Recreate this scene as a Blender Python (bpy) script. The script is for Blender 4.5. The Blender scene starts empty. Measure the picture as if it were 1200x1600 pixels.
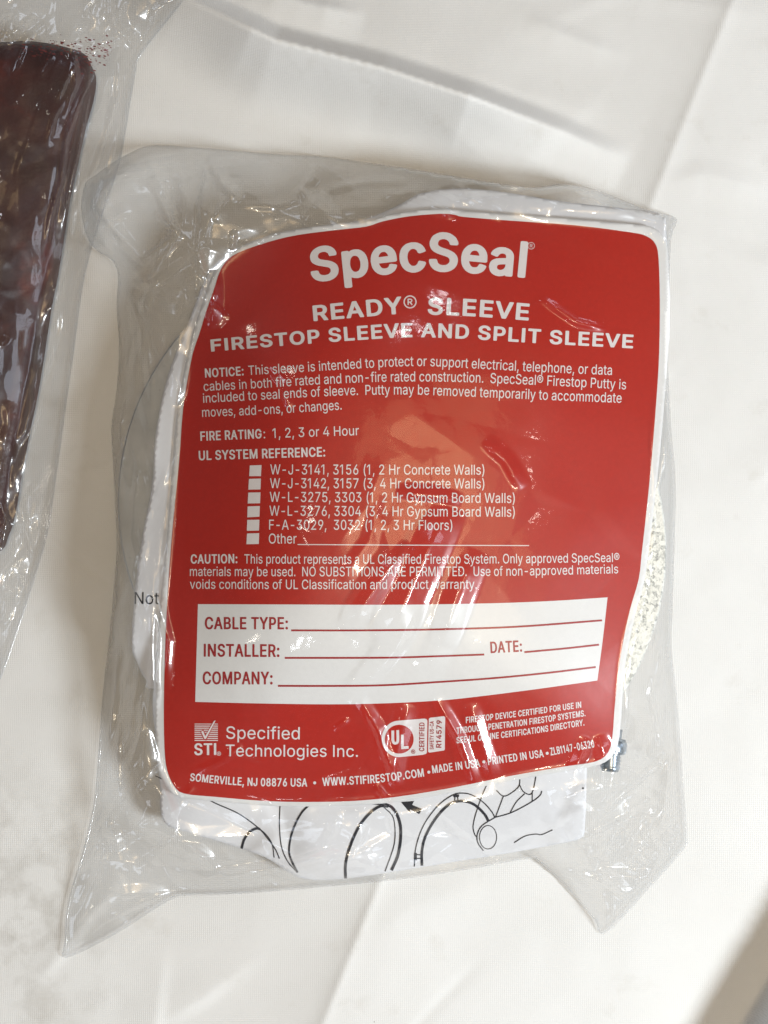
import bpy, bmesh, math, random
import numpy as np
from mathutils import Vector
from mathutils.geometry import tessellate_polygon, delaunay_2d_cdt

# ------------------------------------------------------------------ camera, light, exposure
S = bpy.context.scene
COL = S.collection
CAM_D, CAM_TILT = 0.36, math.radians(7.0)
cam = bpy.data.objects.new('camera', bpy.data.cameras.new('camera')); COL.objects.link(cam)
cam.location = (0, -CAM_D * math.sin(CAM_TILT), CAM_D * math.cos(CAM_TILT))
cam.rotation_euler = (CAM_TILT, 0, 0)
cam.data.sensor_fit = 'VERTICAL'
cam.data.angle = 2 * math.atan(0.13 / CAM_D)
cam.data.clip_start, cam.data.clip_end = 0.01, 20
S.camera = cam

world = bpy.data.worlds.new('World'); S.world = world; world.use_nodes = True
wn, wl = world.node_tree.nodes, world.node_tree.links
bg = wn['Background']
tc = wn.new('ShaderNodeTexCoord')                     # a dim room, brighter towards the window side
dt = wn.new('ShaderNodeVectorMath'); dt.operation = 'DOT_PRODUCT'; wl.new(tc.outputs['Generated'], dt.inputs[0]); dt.inputs[1].default_value = (0.62, -0.42, 0.66)
mr = wn.new('ShaderNodeMapRange'); wl.new(dt.outputs['Value'], mr.inputs[0]); mr.inputs[1].default_value = -1; mr.inputs[2].default_value = 1
wr = wn.new('ShaderNodeValToRGB'); wl.new(mr.outputs[0], wr.inputs[0])
wr.color_ramp.elements[0].position = 0.0; wr.color_ramp.elements[0].color = (0.20, 0.20, 0.205, 1)
wr.color_ramp.elements[1].position = 1.0; wr.color_ramp.elements[1].color = (0.95, 0.96, 1.0, 1)
k = wr.color_ramp.elements.new(0.62); k.color = (0.36, 0.36, 0.37, 1)
wt = wn.new('ShaderNodeTexNoise'); wt.inputs['Scale'].default_value = 3.2; wt.inputs['Detail'].default_value = 2; wl.new(tc.outputs['Generated'], wt.inputs['Vector'])
wm = wn.new('ShaderNodeMapRange'); wl.new(wt.outputs['Fac'], wm.inputs[0])
wm.inputs[1].default_value = 0.38; wm.inputs[2].default_value = 0.62; wm.inputs[3].default_value = 0.35; wm.inputs[4].default_value = 1.9
wx = wn.new('ShaderNodeMix'); wx.data_type = 'RGBA'; wx.blend_type = 'MULTIPLY'; wx.inputs['Factor'].default_value = 1
wl.new(wr.outputs[0], wx.inputs[6]); wl.new(wm.outputs[0], wx.inputs[7]); # bright patches low around the room, added for the film to reflect
ws = wn.new('ShaderNodeSeparateXYZ'); wl.new(tc.outputs['Generated'], ws.inputs[0])
def wmath(op, a, b=None, c=None):
    m = wn.new('ShaderNodeMath'); m.operation = op
    for v, sock in zip((a, b, c), m.inputs):
        if v is None: continue
        if hasattr(v, 'links'): wl.new(v, sock)
        else: sock.default_value = v
    return m.outputs[0]
az = wmath('ARCTAN2', ws.outputs['Y'], ws.outputs['X'])
glow_patch = wmath('GREATER_THAN', wmath('SINE', wmath('MULTIPLY_ADD', az, 6.0, 0.9)), 0.70)
band = wmath('MULTIPLY', wmath('GREATER_THAN', ws.outputs['Z'], 0.13), wmath('LESS_THAN', ws.outputs['Z'], 0.38))
wmask = wmath('MULTIPLY', wmath('MULTIPLY', glow_patch, band), 42.0)
wa = wn.new('ShaderNodeMix'); wa.data_type = 'RGBA'; wa.blend_type = 'ADD'; wa.inputs['Factor'].default_value = 1
wl.new(wx.outputs[2], wa.inputs[6]); wc = wn.new('ShaderNodeMix'); wc.data_type = 'RGBA'; wc.blend_type = 'MULTIPLY'; wc.inputs['Factor'].default_value = 1; wl.new(wmask, wc.inputs[6]); wc.inputs[7].default_value = (0.84, 0.94, 1.10, 1)
wl.new(wc.outputs[2], wa.inputs[7]); wl.new(wa.outputs[2], bg.inputs['Color'])
bg.inputs['Strength'].default_value = 0.07

def lamp(name, loc, aim, size, watts, colour, shape='DISK'):
    l = bpy.data.lights.new(name, 'AREA'); l.shape = shape; l.size = size; l.energy = watts; l.color = colour
    o = bpy.data.objects.new(name, l); COL.objects.link(o); o.location = loc
    o.rotation_euler = (Vector(aim) - Vector(loc)).to_track_quat('-Z', 'Y').to_euler()
    return o
lamp('window_light', (0.49, -0.265, 0.455), (0.02, -0.04, 0), 0.15, 5.2, (0.87, 0.945, 1.0))
# a bright tube, and two unseen warm ellipses added for the sheen on the card
for wx_, wy_, lx_, ly_, watts, col, shp in ((0.065, 0.42, 0.09, -0.26, 3.2, (1.0, 0.90, 0.72), 'RECTANGLE'), (0.34, 0.62, 0.13, 0.0, 1.05, (1.0, 0.68, 0.34), 'ELLIPSE'), (0.56, 0.95, 0.14, 0.02, 1.0, (1.0, 0.68, 0.34), 'ELLIPSE')):
    tube = lamp('glint_lamp', (lx_, ly_, 1.15 + wy_ * 0.02), (lx_, ly_ + 0.001, 0), wx_, watts, col, shp); tube.data.size_y = wy_
for lx, ly, warm in ((-0.85, -0.55, 1), (-0.40, 0.15, 1), (0.45, 0.20, 1), (0.95, -0.30, 0), (-0.75, 0.70, 1), (0.05, 0.75, 0), (0.80, 0.80, 1), (-0.35, -0.60, 0)):
    lamp('glint_lamp', (lx, ly, 1.10), (0, 0, 0), 0.05, 0.12, (1.0, 0.93, 0.80) if warm else (0.90, 0.95, 1.0))  # small unseen lamps added overhead to put glints on the film

S.view_settings.view_transform = 'Standard'; S.view_settings.look = 'None'
S.view_settings.exposure = 0.0; S.view_settings.gamma = 1.0
S.cycles.transparent_max_bounces = 32; S.cycles.max_bounces = 10; S.cycles.glossy_bounces = 4
S.cycles.caustics_reflective = False; S.cycles.caustics_refractive = False

# ------------------------------------------------------------------ measuring helpers
F = 800.0 / (0.13 / CAM_D)
CT, ST_ = math.cos(CAM_TILT), math.sin(CAM_TILT)
MM = 0.001
def place(px, py, z):
    """the point at height z (mm above the table) that stands at photograph position px, py"""
    px = np.asarray(px, float); py = np.asarray(py, float); z = np.asarray(z, float) * MM
    dx = (px - 600) / F; dy = -(py - 800) / F; dz = -1.0
    wy = CT * dy - ST_ * dz; wz = ST_ * dy + CT * dz
    t = (z - cam.location.z) / wz
    return np.stack(np.broadcast_arrays(t * dx, cam.location.y + t * wy, z), -1)

def smooth_poly(pts, n=6):
    """closed Catmull-Rom through the points"""
    p = np.array(pts, float); a = np.roll(p, 1, 0); c = np.roll(p, -1, 0); d = np.roll(p, -2, 0)
    out = []
    for t in np.arange(n) / n:
        out.append(0.5 * (2 * p + (c - a) * t + (2 * a - 5 * p + 4 * c - d) * t * t + (3 * p - a - 3 * c + d) * t ** 3))
    return np.stack(out, 1).reshape(-1, 2)

def smooth_line(pts, n=6):
    p = np.array(pts, float)
    if len(p) < 3:
        t = np.linspace(0, 1, 2 * n + 1)[:, None]; return p[0] + (p[-1] - p[0]) * t
    q = np.vstack([2 * p[0] - p[1], p, 2 * p[-1] - p[-2]]); out = []
    for i in range(1, len(q) - 2):
        a, b, c, d = q[i - 1], q[i], q[i + 1], q[i + 2]
        for t in np.arange(n) / n:
            out.append(0.5 * (2 * b + (c - a) * t + (2 * a - 5 * b + 4 * c - d) * t * t + (3 * b - a - 3 * c + d) * t ** 3))
    out.append(q[-2]); return np.array(out)

def seg_dist(P, poly, closed=True):
    """distance of each point to a polyline, nearest point on it and signed side"""
    best = np.full(len(P), 1e9); near = np.zeros_like(P); side = np.zeros(len(P)); along = np.zeros(len(P))
    n = len(poly) if closed else len(poly) - 1
    tot = 0.0
    for i in range(n):
        a = poly[i]; d = poly[(i + 1) % len(poly)] - a; L = d @ d
        if L < 1e-12: continue
        t = np.clip(((P - a) @ d) / L, 0, 1); q = a + t[:, None] * d
        r = P - q; dd = np.hypot(r[:, 0], r[:, 1]); m = dd < best
        best[m] = dd[m]; near[m] = q[m]; along[m] = tot + t[m] * math.sqrt(L)
        side[m] = np.sign(d[0] * (P[m, 1] - a[1]) - d[1] * (P[m, 0] - a[0]))
        tot += math.sqrt(L)
    return best, near, side, along / max(tot, 1e-9)

def inside(P, poly):
    x, y = P[:, 0], P[:, 1]; r = np.zeros(len(P), bool)
    for i in range(len(poly)):
        x0, y0 = poly[i - 1]; x1, y1 = poly[i]
        if y0 == y1: continue
        c = ((y0 > y) != (y1 > y)) & (x < (x1 - x0) * (y - y0) / (y1 - y0) + x0)
        r ^= c
    return r

class Tps:
    def __init__(s, pts, lam=0.0):
        p = np.array(pts, float); s.c = p[:, :2] / 100; n = len(p)
        K = s.k(s.c, s.c) + lam * np.eye(n); P = np.c_[np.ones(n), s.c]
        A = np.block([[K, P], [P.T, np.zeros((3, 3))]])
        s.w = np.linalg.solve(A, np.r_[p[:, 2], 0, 0, 0])
    @staticmethod
    def k(a, b):
        r2 = ((a[:, None] - b[None]) ** 2).sum(-1); return 0.5 * r2 * np.log(r2 + 1e-12)
    def __call__(s, px, py):
        sh = np.shape(px); q = np.stack([np.ravel(px), np.ravel(py)], 1) / 100
        out = np.empty(len(q))
        for i in range(0, len(q), 20000):
            b = q[i:i + 20000]; out[i:i + 20000] = s.k(b, s.c) @ s.w[:-3] + s.w[-3] + b @ s.w[-2:]
        return out.reshape(sh)

def value_noise(px, py, scale, seed):
    rng = np.random.RandomState(seed); T = rng.rand(256, 256)
    x = np.asarray(px) / scale + 100; y = np.asarray(py) / scale + 100
    i = np.floor(x).astype(int); j = np.floor(y).astype(int); u = x - i; v = y - j
    u = u * u * (3 - 2 * u); v = v * v * (3 - 2 * v)
    g = lambda a, b: T[a % 256, b % 256]
    return (g(i, j) * (1 - u) + g(i + 1, j) * u) * (1 - v) + (g(i, j + 1) * (1 - u) + g(i + 1, j + 1) * u) * v - 0.5

# ------------------------------------------------------------------ object helpers
def link(name, me, parent=None, mat=None, smooth=True):
    o = bpy.data.objects.new(name, me); COL.objects.link(o)
    if parent is not None: o.parent = parent
    if mat is not None: me.materials.append(mat)
    if smooth and len(me.polygons): me.polygons.foreach_set('use_smooth', [True] * len(me.polygons))
    return o
def mesh(name, verts, faces):
    me = bpy.data.meshes.new(name); me.from_pydata([tuple(v) for v in verts], [], [tuple(f) for f in faces]); me.update(); return me
def tag(o, label, cat, group=None):
    o['label'] = label; o['category'] = cat
    if group: o['group'] = group
    return o
def empty(name, loc):
    o = bpy.data.objects.new(name, None); o.empty_display_size = 0.01; COL.objects.link(o); o.location = loc
    bpy.context.view_layer.update(); return o
def adopt(o, parent):
    o.parent = parent; o.matrix_parent_inverse = parent.matrix_world.inverted(); return o

def grid_cells(outline, step):
    """triangles filling an outline: a jittered grid inside, the outline itself as the rim"""
    o = np.array(outline, float); n = len(o); d = np.hypot(*(np.roll(o, -1, 0) - o).T)
    rim = []
    for k in range(n):
        m = max(1, int(round(d[k] / step)))
        for t in range(m): rim.append(o[k] + (o[(k + 1) % n] - o[k]) * t / m)
    keep = [0]
    for k in range(1, len(rim)):
        if np.hypot(*(rim[k] - rim[keep[-1]])) > 0.3 * step: keep.append(k)
    rim = np.array(rim)[keep]; nr = len(rim)
    x0, y0 = o.min(0); x1, y1 = o.max(0); xs = np.arange(x0, x1, step); ys = np.arange(y0, y1, step * 0.87)
    X, Y = np.meshgrid(xs, ys); X = X + (np.arange(len(ys)) % 2)[:, None] * step / 2
    P = np.stack([X.ravel(), Y.ravel()], 1); P = P[inside(P, o)]
    dd, _, _, _ = seg_dist(P, o); P = P[dd > 0.45 * step]
    A = np.vstack([rim, P])
    V, _, Fc, *_ = delaunay_2d_cdt([Vector(p) for p in A.tolist()], [(k, (k + 1) % nr) for k in range(nr)], [], 1, 1e-4)
    V = np.array([tuple(v) for v in V]); Q = np.array([tuple(f) for f in Fc])
    a, b, c = V[Q[:, 0]], V[Q[:, 1]], V[Q[:, 2]]
    fl = ((b - a)[:, 0] * (c - a)[:, 1] - (b - a)[:, 1] * (c - a)[:, 0]) > 0
    Q[fl] = Q[fl][:, ::-1]                                         # face up once placed (y runs down in the photograph)
    d2, _, _, _ = seg_dist(V, o); d2[d2 < 1e-3] = 0
    return V, Q, d2

def sheet(name, outline, zfun, step=6, thick=0.0, mat=None, parent=None, floor=None):
    """a sheet that follows zfun(px,py) in mm; thick gives it a back and a rim, floor runs the rim down to that height"""
    P, Q, d = grid_cells(outline, step)
    z = zfun(P[:, 0], P[:, 1], d) if zfun.__code__.co_argcount == 3 else zfun(P[:, 0], P[:, 1])
    V = place(P[:, 0], P[:, 1], z); faces = [tuple(q[::1]) for q in Q]
    if thick > 0 or floor is not None:
        n = len(V); B = V.copy()
        if floor is not None: B[:, 2] = floor * MM
        else: B[:, 2] -= thick * MM
        ed = {}
        for q in Q:
            for k in range(3):
                e = (q[k], q[(k + 1) % 3]); r = (e[1], e[0])
                if r in ed: del ed[r]
                else: ed[e] = 1
        V = np.vstack([V, B]); faces += [tuple(x + n for x in q[::-1]) for q in Q]
        faces += [(b, a, a + n, b + n) for a, b in ed]
    me = mesh(name, V, faces)
    o = link(name, me, parent, mat)
    for f in me.polygons:
        if len(f.vertices) == 4: f.use_smooth = False
    return o

# ------------------------------------------------------------------ materials
def new_mat(name):
    m = bpy.data.materials.new(name); m.use_nodes = True
    return m, m.node_tree.nodes, m.node_tree.links, m.node_tree.nodes['Principled BSDF']
def noise_node(n, l, scale, detail=3, rough=0.55, coord=None):
    t = n.new('ShaderNodeTexNoise'); t.inputs['Scale'].default_value = scale; t.inputs['Detail'].default_value = detail
    t.inputs['Roughness'].default_value = rough
    if coord is not None: l.new(coord, t.inputs['Vector'])
    return t
def ramp(n, l, src, stops):
    r = n.new('ShaderNodeValToRGB'); l.new(src, r.inputs[0]); e = r.color_ramp.elements
    e[0].position, e[0].color = stops[0][0], (*stops[0][1], 1); e[1].position, e[1].color = stops[-1][0], (*stops[-1][1], 1)
    for p, c in stops[1:-1]:
        k = e.new(p); k.color = (*c, 1)
    return r
def mix(n, l, a, b, fac, mode='MIX'):
    m = n.new('ShaderNodeMix'); m.data_type = 'RGBA'; m.blend_type = mode
    for v, s in ((fac, m.inputs['Factor']), (a, m.inputs[6]), (b, m.inputs[7])):
        if hasattr(v, 'links'): l.new(v, s)
        else: s.default_value = v if not isinstance(v, tuple) else (*v, 1)
    return m.outputs[2]
def obj_coord(n):
    return n.new('ShaderNodeTexCoord').outputs['Object']

def printed(name, col, rough=0.55, var=0.04, spec=0.3):
    m, n, l, b = new_mat(name); c = obj_coord(n)
    t = noise_node(n, l, 900, 4, 0.6, c)
    r = ramp(n, l, t.outputs['Fac'], [(0.3, tuple(x * (1 - var) for x in col)), (0.7, tuple(min(1, x * (1 + var)) for x in col))])
    l.new(r.outputs[0], b.inputs['Base Color']); b.inputs['Roughness'].default_value = rough
    b.inputs['Specular IOR Level'].default_value = spec
    return m
M_RED = printed('red_print', (0.46, 0.014, 0.004), 0.5, 0.06, 0.25)
M_WHITE = printed('white_card', (0.80, 0.79, 0.78), 0.5, 0.02)
M_PAPER = printed('leaflet_paper', (0.78, 0.78, 0.80), 0.7, 0.02)
M_INK = printed('white_print', (0.80, 0.74, 0.73), 0.5, 0.02)
M_DARKRED = printed('red_ink', (0.36, 0.018, 0.02), 0.5)
M_BLACK = printed('black_ink', (0.018, 0.018, 0.024), 0.6)

def film_mat(name, clear=0.995, haze=0.012, sharp=0.075, bump=0.10, tint=(1, 1, 1), refl=0.10):
    m, n, l, b = new_mat(name); n.remove(b)
    out = n['Material Output']; c = obj_coord(n)
    t1 = noise_node(n, l, 170, 3, 0.55, c); t2 = noise_node(n, l, 1500, 2, 0.5, c)
    bp = n.new('ShaderNodeBump'); bp.inputs['Strength'].default_value = bump; bp.inputs['Distance'].default_value = 0.0006
    bp2 = n.new('ShaderNodeBump'); bp2.inputs['Strength'].default_value = bump * 0.35; bp2.inputs['Distance'].default_value = 0.0001
    l.new(t1.outputs['Fac'], bp.inputs['Height']); l.new(t2.outputs['Fac'], bp2.inputs['Height']); l.new(bp.outputs[0], bp2.inputs['Normal'])
    tr = n.new('ShaderNodeBsdfTransparent'); tr.inputs[0].default_value = (clear * tint[0], clear * tint[1], clear * tint[2], 1)
    df = n.new('ShaderNodeBsdfDiffuse'); df.inputs[0].default_value = (0.8, 0.8, 0.82, 1)
    tl = n.new('ShaderNodeBsdfTranslucent'); tl.inputs[0].default_value = (0.8, 0.8, 0.82, 1)
    hz = n.new('ShaderNodeMixShader'); hz.inputs[0].default_value = 0.5; l.new(df.outputs[0], hz.inputs[1]); l.new(tl.outputs[0], hz.inputs[2])
    base = n.new('ShaderNodeMixShader'); base.inputs[0].default_value = haze; l.new(tr.outputs[0], base.inputs[1]); l.new(hz.outputs[0], base.inputs[2])
    g1 = n.new('ShaderNodeBsdfGlossy'); g1.inputs['Roughness'].default_value = sharp; l.new(bp2.outputs[0], g1.inputs['Normal'])
    g2 = n.new('ShaderNodeBsdfGlossy'); g2.inputs['Roughness'].default_value = 0.33; l.new(bp.outputs[0], g2.inputs['Normal'])
    gm = n.new('ShaderNodeMixShader'); gm.inputs[0].default_value = 0.5; l.new(g1.outputs[0], gm.inputs[1]); l.new(g2.outputs[0], gm.inputs[2])
    lw = n.new('ShaderNodeLayerWeight'); lw.inputs['Blend'].default_value = 0.5; l.new(bp.outputs[0], lw.inputs['Normal'])
    pw = n.new('ShaderNodeMath'); pw.operation = 'POWER'; l.new(lw.outputs['Facing'], pw.inputs[0]); pw.inputs[1].default_value = 4.0
    ml = n.new('ShaderNodeMath'); ml.operation = 'MULTIPLY_ADD'; l.new(pw.outputs[0], ml.inputs[0]); ml.inputs[1].default_value = 0.8; ml.inputs[2].default_value = refl
    fin = n.new('ShaderNodeMixShader'); l.new(ml.outputs[0], fin.inputs[0]); l.new(base.outputs[0], fin.inputs[1]); l.new(gm.outputs[0], fin.inputs[2])
    l.new(fin.outputs[0], out.inputs['Surface'])
    return m
M_FILM = film_mat('clear_film')
M_FILM_BACK = film_mat('clear_film_back', clear=0.995, haze=0.015, bump=0.10, refl=0.045)
M_SEAM = film_mat('film_seam', clear=0.985, haze=0.04, sharp=0.06, bump=0.2, refl=0.06)

def cloth_mat():
    m, n, l, b = new_mat('white_cloth'); c = obj_coord(n)
    big = noise_node(n, l, 9, 5, 0.6, c); fine = noise_node(n, l, 260, 4, 0.6, c)
    col = ramp(n, l, big.outputs['Fac'], [(0.35, (0.71, 0.70, 0.685)), (0.65, (0.77, 0.765, 0.755))]).outputs[0]
    # grey-brown grubby patch towards the lower left, with fine mottling
    mp = n.new('ShaderNodeMapping'); mp.inputs['Location'].default_value = (0.092, 0.072, 0); l.new(c, mp.inputs[0])
    mp.inputs['Scale'].default_value = (1.0, 0.7, 1)
    ln = n.new('ShaderNodeVectorMath'); ln.operation = 'LENGTH'; l.new(mp.outputs[0], ln.inputs[0])
    rad = n.new('ShaderNodeMapRange'); l.new(ln.outputs['Value'], rad.inputs[0])
    rad.inputs[1].default_value = 0.002; rad.inputs[2].default_value = 0.034; rad.inputs[3].default_value = 1; rad.inputs[4].default_value = 0
    mot = noise_node(n, l, 130, 5, 0.6, c)
    mr = ramp(n, l, mot.outputs['Fac'], [(0.42, (0, 0, 0)), (0.66, (1, 1, 1))])
    mu = n.new('ShaderNodeMath'); mu.operation = 'MULTIPLY'; l.new(rad.outputs[0], mu.inputs[0]); l.new(mr.outputs[0], mu.inputs[1])
    col = mix(n, l, col, (0.54, 0.52, 0.49), mu.outputs[0])
    blot = noise_node(n, l, 55, 5, 0.65, c)
    br = ramp(n, l, blot.outputs['Fac'], [(0.60, (0, 0, 0)), (0.80, (0.45, 0.45, 0.45))])
    col = mix(n, l, col, (0.54, 0.51, 0.46), br.outputs[0])
    # specks of lint and dirt
    vo = n.new('ShaderNodeTexVoronoi'); vo.inputs['Scale'].default_value = 120; l.new(c, vo.inputs['Vector'])
    d = noise_node(n, l, 70, 1, 0.5, c)
    sp = n.new('ShaderNodeMath'); sp.operation = 'LESS_THAN'; l.new(vo.outputs['Distance'], sp.inputs[0]); sp.inputs[1].default_value = 0.040
    gate = n.new('ShaderNodeMath'); gate.operation = 'GREATER_THAN'; l.new(vo.outputs['Color'], gate.inputs[0]); gate.inputs[1].default_value = 0.70
    gg = n.new('ShaderNodeMath'); gg.operation = 'MULTIPLY'; l.new(sp.outputs[0], gg.inputs[0]); l.new(gate.outputs[0], gg.inputs[1])
    g2 = n.new('ShaderNodeMath'); g2.operation = 'MULTIPLY'; l.new(gg.outputs[0], g2.inputs[0]); g2.inputs[1].default_value = 0.7
    col = mix(n, l, col, (0.16, 0.13, 0.10), g2.outputs[0])
    l.new(col, b.inputs['Base Color']); b.inputs['Roughness'].default_value = 0.85; b.inputs['Specular IOR Level'].default_value = 0.2
    b.inputs['Sheen Weight'].default_value = 0.15
    hs = None
    for ax, rot in (('X', 0), ('Y', 0)):
        w = n.new('ShaderNodeTexWave'); w.bands_direction = ax; w.inputs['Scale'].default_value = 640; w.inputs['Distortion'].default_value = 2.2
        w.inputs['Detail'].default_value = 2; w.inputs['Detail Scale'].default_value = 1.5; l.new(c, w.inputs['Vector'])
        if hs is None: hs = w.outputs['Fac']
        else:
            a = n.new('ShaderNodeMath'); a.operation = 'ADD'; l.new(hs, a.inputs[0]); l.new(w.outputs['Fac'], a.inputs[1]); hs = a.outputs[0]
    a = n.new('ShaderNodeMath'); a.operation = 'MULTIPLY_ADD'; l.new(fine.outputs['Fac'], a.inputs[0]); a.inputs[1].default_value = 3; l.new(hs, a.inputs[2])
    bp = n.new('ShaderNodeBump'); bp.inputs['Strength'].default_value = 0.32; bp.inputs['Distance'].default_value = 0.00009
    l.new(a.outputs[0], bp.inputs['Height']); l.new(bp.outputs[0], b.inputs['Normal'])
    return m
M_CLOTH = cloth_mat()

def galv_mat():
    m, n, l, b = new_mat('galvanised_steel'); c = obj_coord(n)
    v = n.new('ShaderNodeTexVoronoi'); v.inputs['Scale'].default_value = 1300; l.new(c, v.inputs['Vector'])
    v2 = n.new('ShaderNodeTexVoronoi'); v2.inputs['Scale'].default_value = 3200; l.new(c, v2.inputs['Vector'])
    sp = n.new('ShaderNodeSeparateColor'); l.new(v.outputs['Color'], sp.inputs[0])
    sp2 = n.new('ShaderNodeSeparateColor'); l.new(v2.outputs['Color'], sp2.inputs[0])
    ad = n.new('ShaderNodeMath'); ad.operation = 'MULTIPLY_ADD'; l.new(sp.outputs[0], ad.inputs[0]); ad.inputs[1].default_value = 0.6
    hf = n.new('ShaderNodeMath'); hf.operation = 'MULTIPLY'; l.new(sp2.outputs[1], hf.inputs[0]); hf.inputs[1].default_value = 0.4; l.new(hf.outputs[0], ad.inputs[2])
    r = ramp(n, l, ad.outputs[0], [(0.12, (0.30, 0.31, 0.30)), (0.36, (0.64, 0.65, 0.61)), (0.7, (0.86, 0.86, 0.81))])
    l.new(r.outputs[0], b.inputs['Base Color']); b.inputs['Metallic'].default_value = 0.2; b.inputs['Roughness'].default_value = 0.42
    bp = n.new('ShaderNodeBump'); bp.inputs['Strength'].default_value = 0.5; bp.inputs['Distance'].default_value = 0.0002
    l.new(ad.outputs[0], bp.inputs['Height']); l.new(bp.outputs[0], b.inputs['Normal'])
    return m
M_GALV = galv_mat()
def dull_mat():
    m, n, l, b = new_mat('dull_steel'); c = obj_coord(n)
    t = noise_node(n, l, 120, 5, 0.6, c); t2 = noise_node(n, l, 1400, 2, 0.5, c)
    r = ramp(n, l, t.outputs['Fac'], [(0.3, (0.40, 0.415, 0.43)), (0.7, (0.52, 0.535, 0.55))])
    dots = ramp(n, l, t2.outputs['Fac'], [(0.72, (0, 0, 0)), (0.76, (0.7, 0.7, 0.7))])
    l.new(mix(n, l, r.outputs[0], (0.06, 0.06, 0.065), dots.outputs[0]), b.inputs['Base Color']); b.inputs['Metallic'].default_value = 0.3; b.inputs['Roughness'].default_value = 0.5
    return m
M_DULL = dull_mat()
def steel_mat():
    m, n, l, b = new_mat('zinc_bolt_steel'); c = obj_coord(n)
    t = noise_node(n, l, 700, 4, 0.6, c)
    r = ramp(n, l, t.outputs['Fac'], [(0.35, (0.24, 0.28, 0.32)), (0.7, (0.52, 0.58, 0.64))])
    l.new(r.outputs[0], b.inputs['Base Color']); b.inputs['Metallic'].default_value = 0.9; b.inputs['Roughness'].default_value = 0.28
    return m
M_STEEL = steel_mat()
def putty_mat():
    m, n, l, b = new_mat('maroon_putty'); c = obj_coord(n)
    t = noise_node(n, l, 60, 5, 0.6, c)
    r = ramp(n, l, t.outputs['Fac'], [(0.35, (0.030, 0.008, 0.006)), (0.58, (0.050, 0.011, 0.008)), (0.78, (0.14, 0.019, 0.010))])
    l.new(r.outputs[0], b.inputs['Base Color']); b.inputs['Roughness'].default_value = 0.45
    t2 = noise_node(n, l, 220, 4, 0.6, c)
    bp = n.new('ShaderNodeBump'); bp.inputs['Strength'].default_value = 0.4; bp.inputs['Distance'].default_value = 0.001
    l.new(t2.outputs['Fac'], bp.inputs['Height']); l.new(bp.outputs[0], b.inputs['Normal'])
    return m
M_PUTTY = putty_mat()

# ------------------------------------------------------------------ the white cloth
def crease_d(px, py, line):
    P = np.stack([np.ravel(px), np.ravel(py)], 1); d, _, s, a = seg_dist(P, np.array(line, float), closed=False)
    sh = np.shape(px); return (d * s).reshape(sh), a.reshape(sh)
def fold(px, py, line, w_left, w_right, amp, fade=0.15):
    """a ridge along a polyline; left/right are the two sides seen along its direction (px space, y down)"""
    d, a = crease_d(px, py, line)
    w = np.where(d < 0, w_left, w_right); t = np.clip(1 - np.abs(d) / w, 0, 1)
    t = t * t * (2 - t) if min(w_left, w_right) > 14 else t
    return amp * t * np.clip(np.minimum(a, 1 - a) / max(fade, 1e-6), 0, 1)
CL0, CL1 = np.array([1145., 0.]), np.array([505., 1600.])
def cloth_z(px, py):
    px = np.asarray(px, float); py = np.asarray(py, float)
    d = CL1 - CL0; n = np.array([-d[1], d[0]]) / np.hypot(*d)      # + on the right of the pressed-in crease
    s = -((px - CL0[0]) * n[0] + (py - CL0[1]) * n[1]) * -1
    s = (px - CL0[0]) * (-n[0]) + (py - CL0[1]) * (-n[1])
    s = np.where(n[0] < 0, (px - CL0[0]) * -n[0] * 1 + (py - CL0[1]) * -n[1], s)
    z = np.where(s > 0, -s * 0.0075, s * 0.0035)                     # the two panels fall away from the crease
    z = np.clip(z, -5, 1) + 0.4 * np.exp(-np.abs(s) / 9) - np.where(s < 0, 1.5 * (1 - np.exp(-np.abs(s) / 55)), 0)
    z += fold(px, py, [(120, -80), (280, -12), (430, 58), (600, 102), (740, 148), (880, 202), (990, 250)], 150, 120, 4.2, 0.3)
    z += fold(px, py, [(150, -60), (280, -8), (430, 62), (600, 106), (740, 152), (880, 206), (980, 250)], 26, 140, 12.0, 0.3)
    z += fold(px, py, [(380, -40), (470, 2), (570, 24)], 14, 70, 2.2, 0.3)
    z += fold(px, py, [(820, 30), (900, 62), (985, 92)], 22, 60, 0.7, 0.3)
    z += fold(px, py, [(640, 150), (720, 215), (800, 290), (860, 340)], 40, 60, 0.5, 0.3)
    z += fold(px, py, [(1030, 290), (1100, 270), (1210, 300)], 30, 50, 0.6, 0.3)
    z += fold(px, py, [(70, 835), (130, 880), (185, 925)], 6, 8, -0.25, 0.2)
    z += fold(px, py, [(88, 725), (130, 750), (180, 775)], 6, 8, -0.18, 0.2)
    z += fold(px, py, [(600, 1660), (690, 1560), (760, 1490)], 10, 16, -0.25, 0.3)
    z += fold(px, py, [(560, 1480), (640, 1420), (760, 1380)], 50, 60, 0.4, 0.3)
    z += fold(px, py, [(1060, 1850), (1118, 1760), (1181, 1650), (1228, 1572), (1304, 1440), (1410, 1260)], 50, 160, 15, 0.05)  # ridge added to cast the dark band in the corner
    rng = random.Random(12)
    for _ in range(26):
        x, y = rng.uniform(-50, 1250), rng.uniform(-50, 1650); t = math.radians(rng.choice((18, 22, 105, 140)) + rng.uniform(-16, 16)); L = rng.uniform(90, 260); c_, s_ = math.cos(t) * L, math.sin(t) * L; bnd = rng.uniform(-.12, .12)
        z += fold(px, py, [(x - c_, y - s_), (x - s_ * bnd, y + c_ * bnd), (x + c_, y + s_)], rng.uniform(14, 40), rng.uniform(30, 70), rng.uniform(0.25, 0.8), 0.45)
    z += 1.5 * value_noise(px, py, 330, 3) + 0.8 * value_noise(px, py, 140, 4) + 0.16 * value_noise(px, py, 45, 5)
    return z
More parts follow.
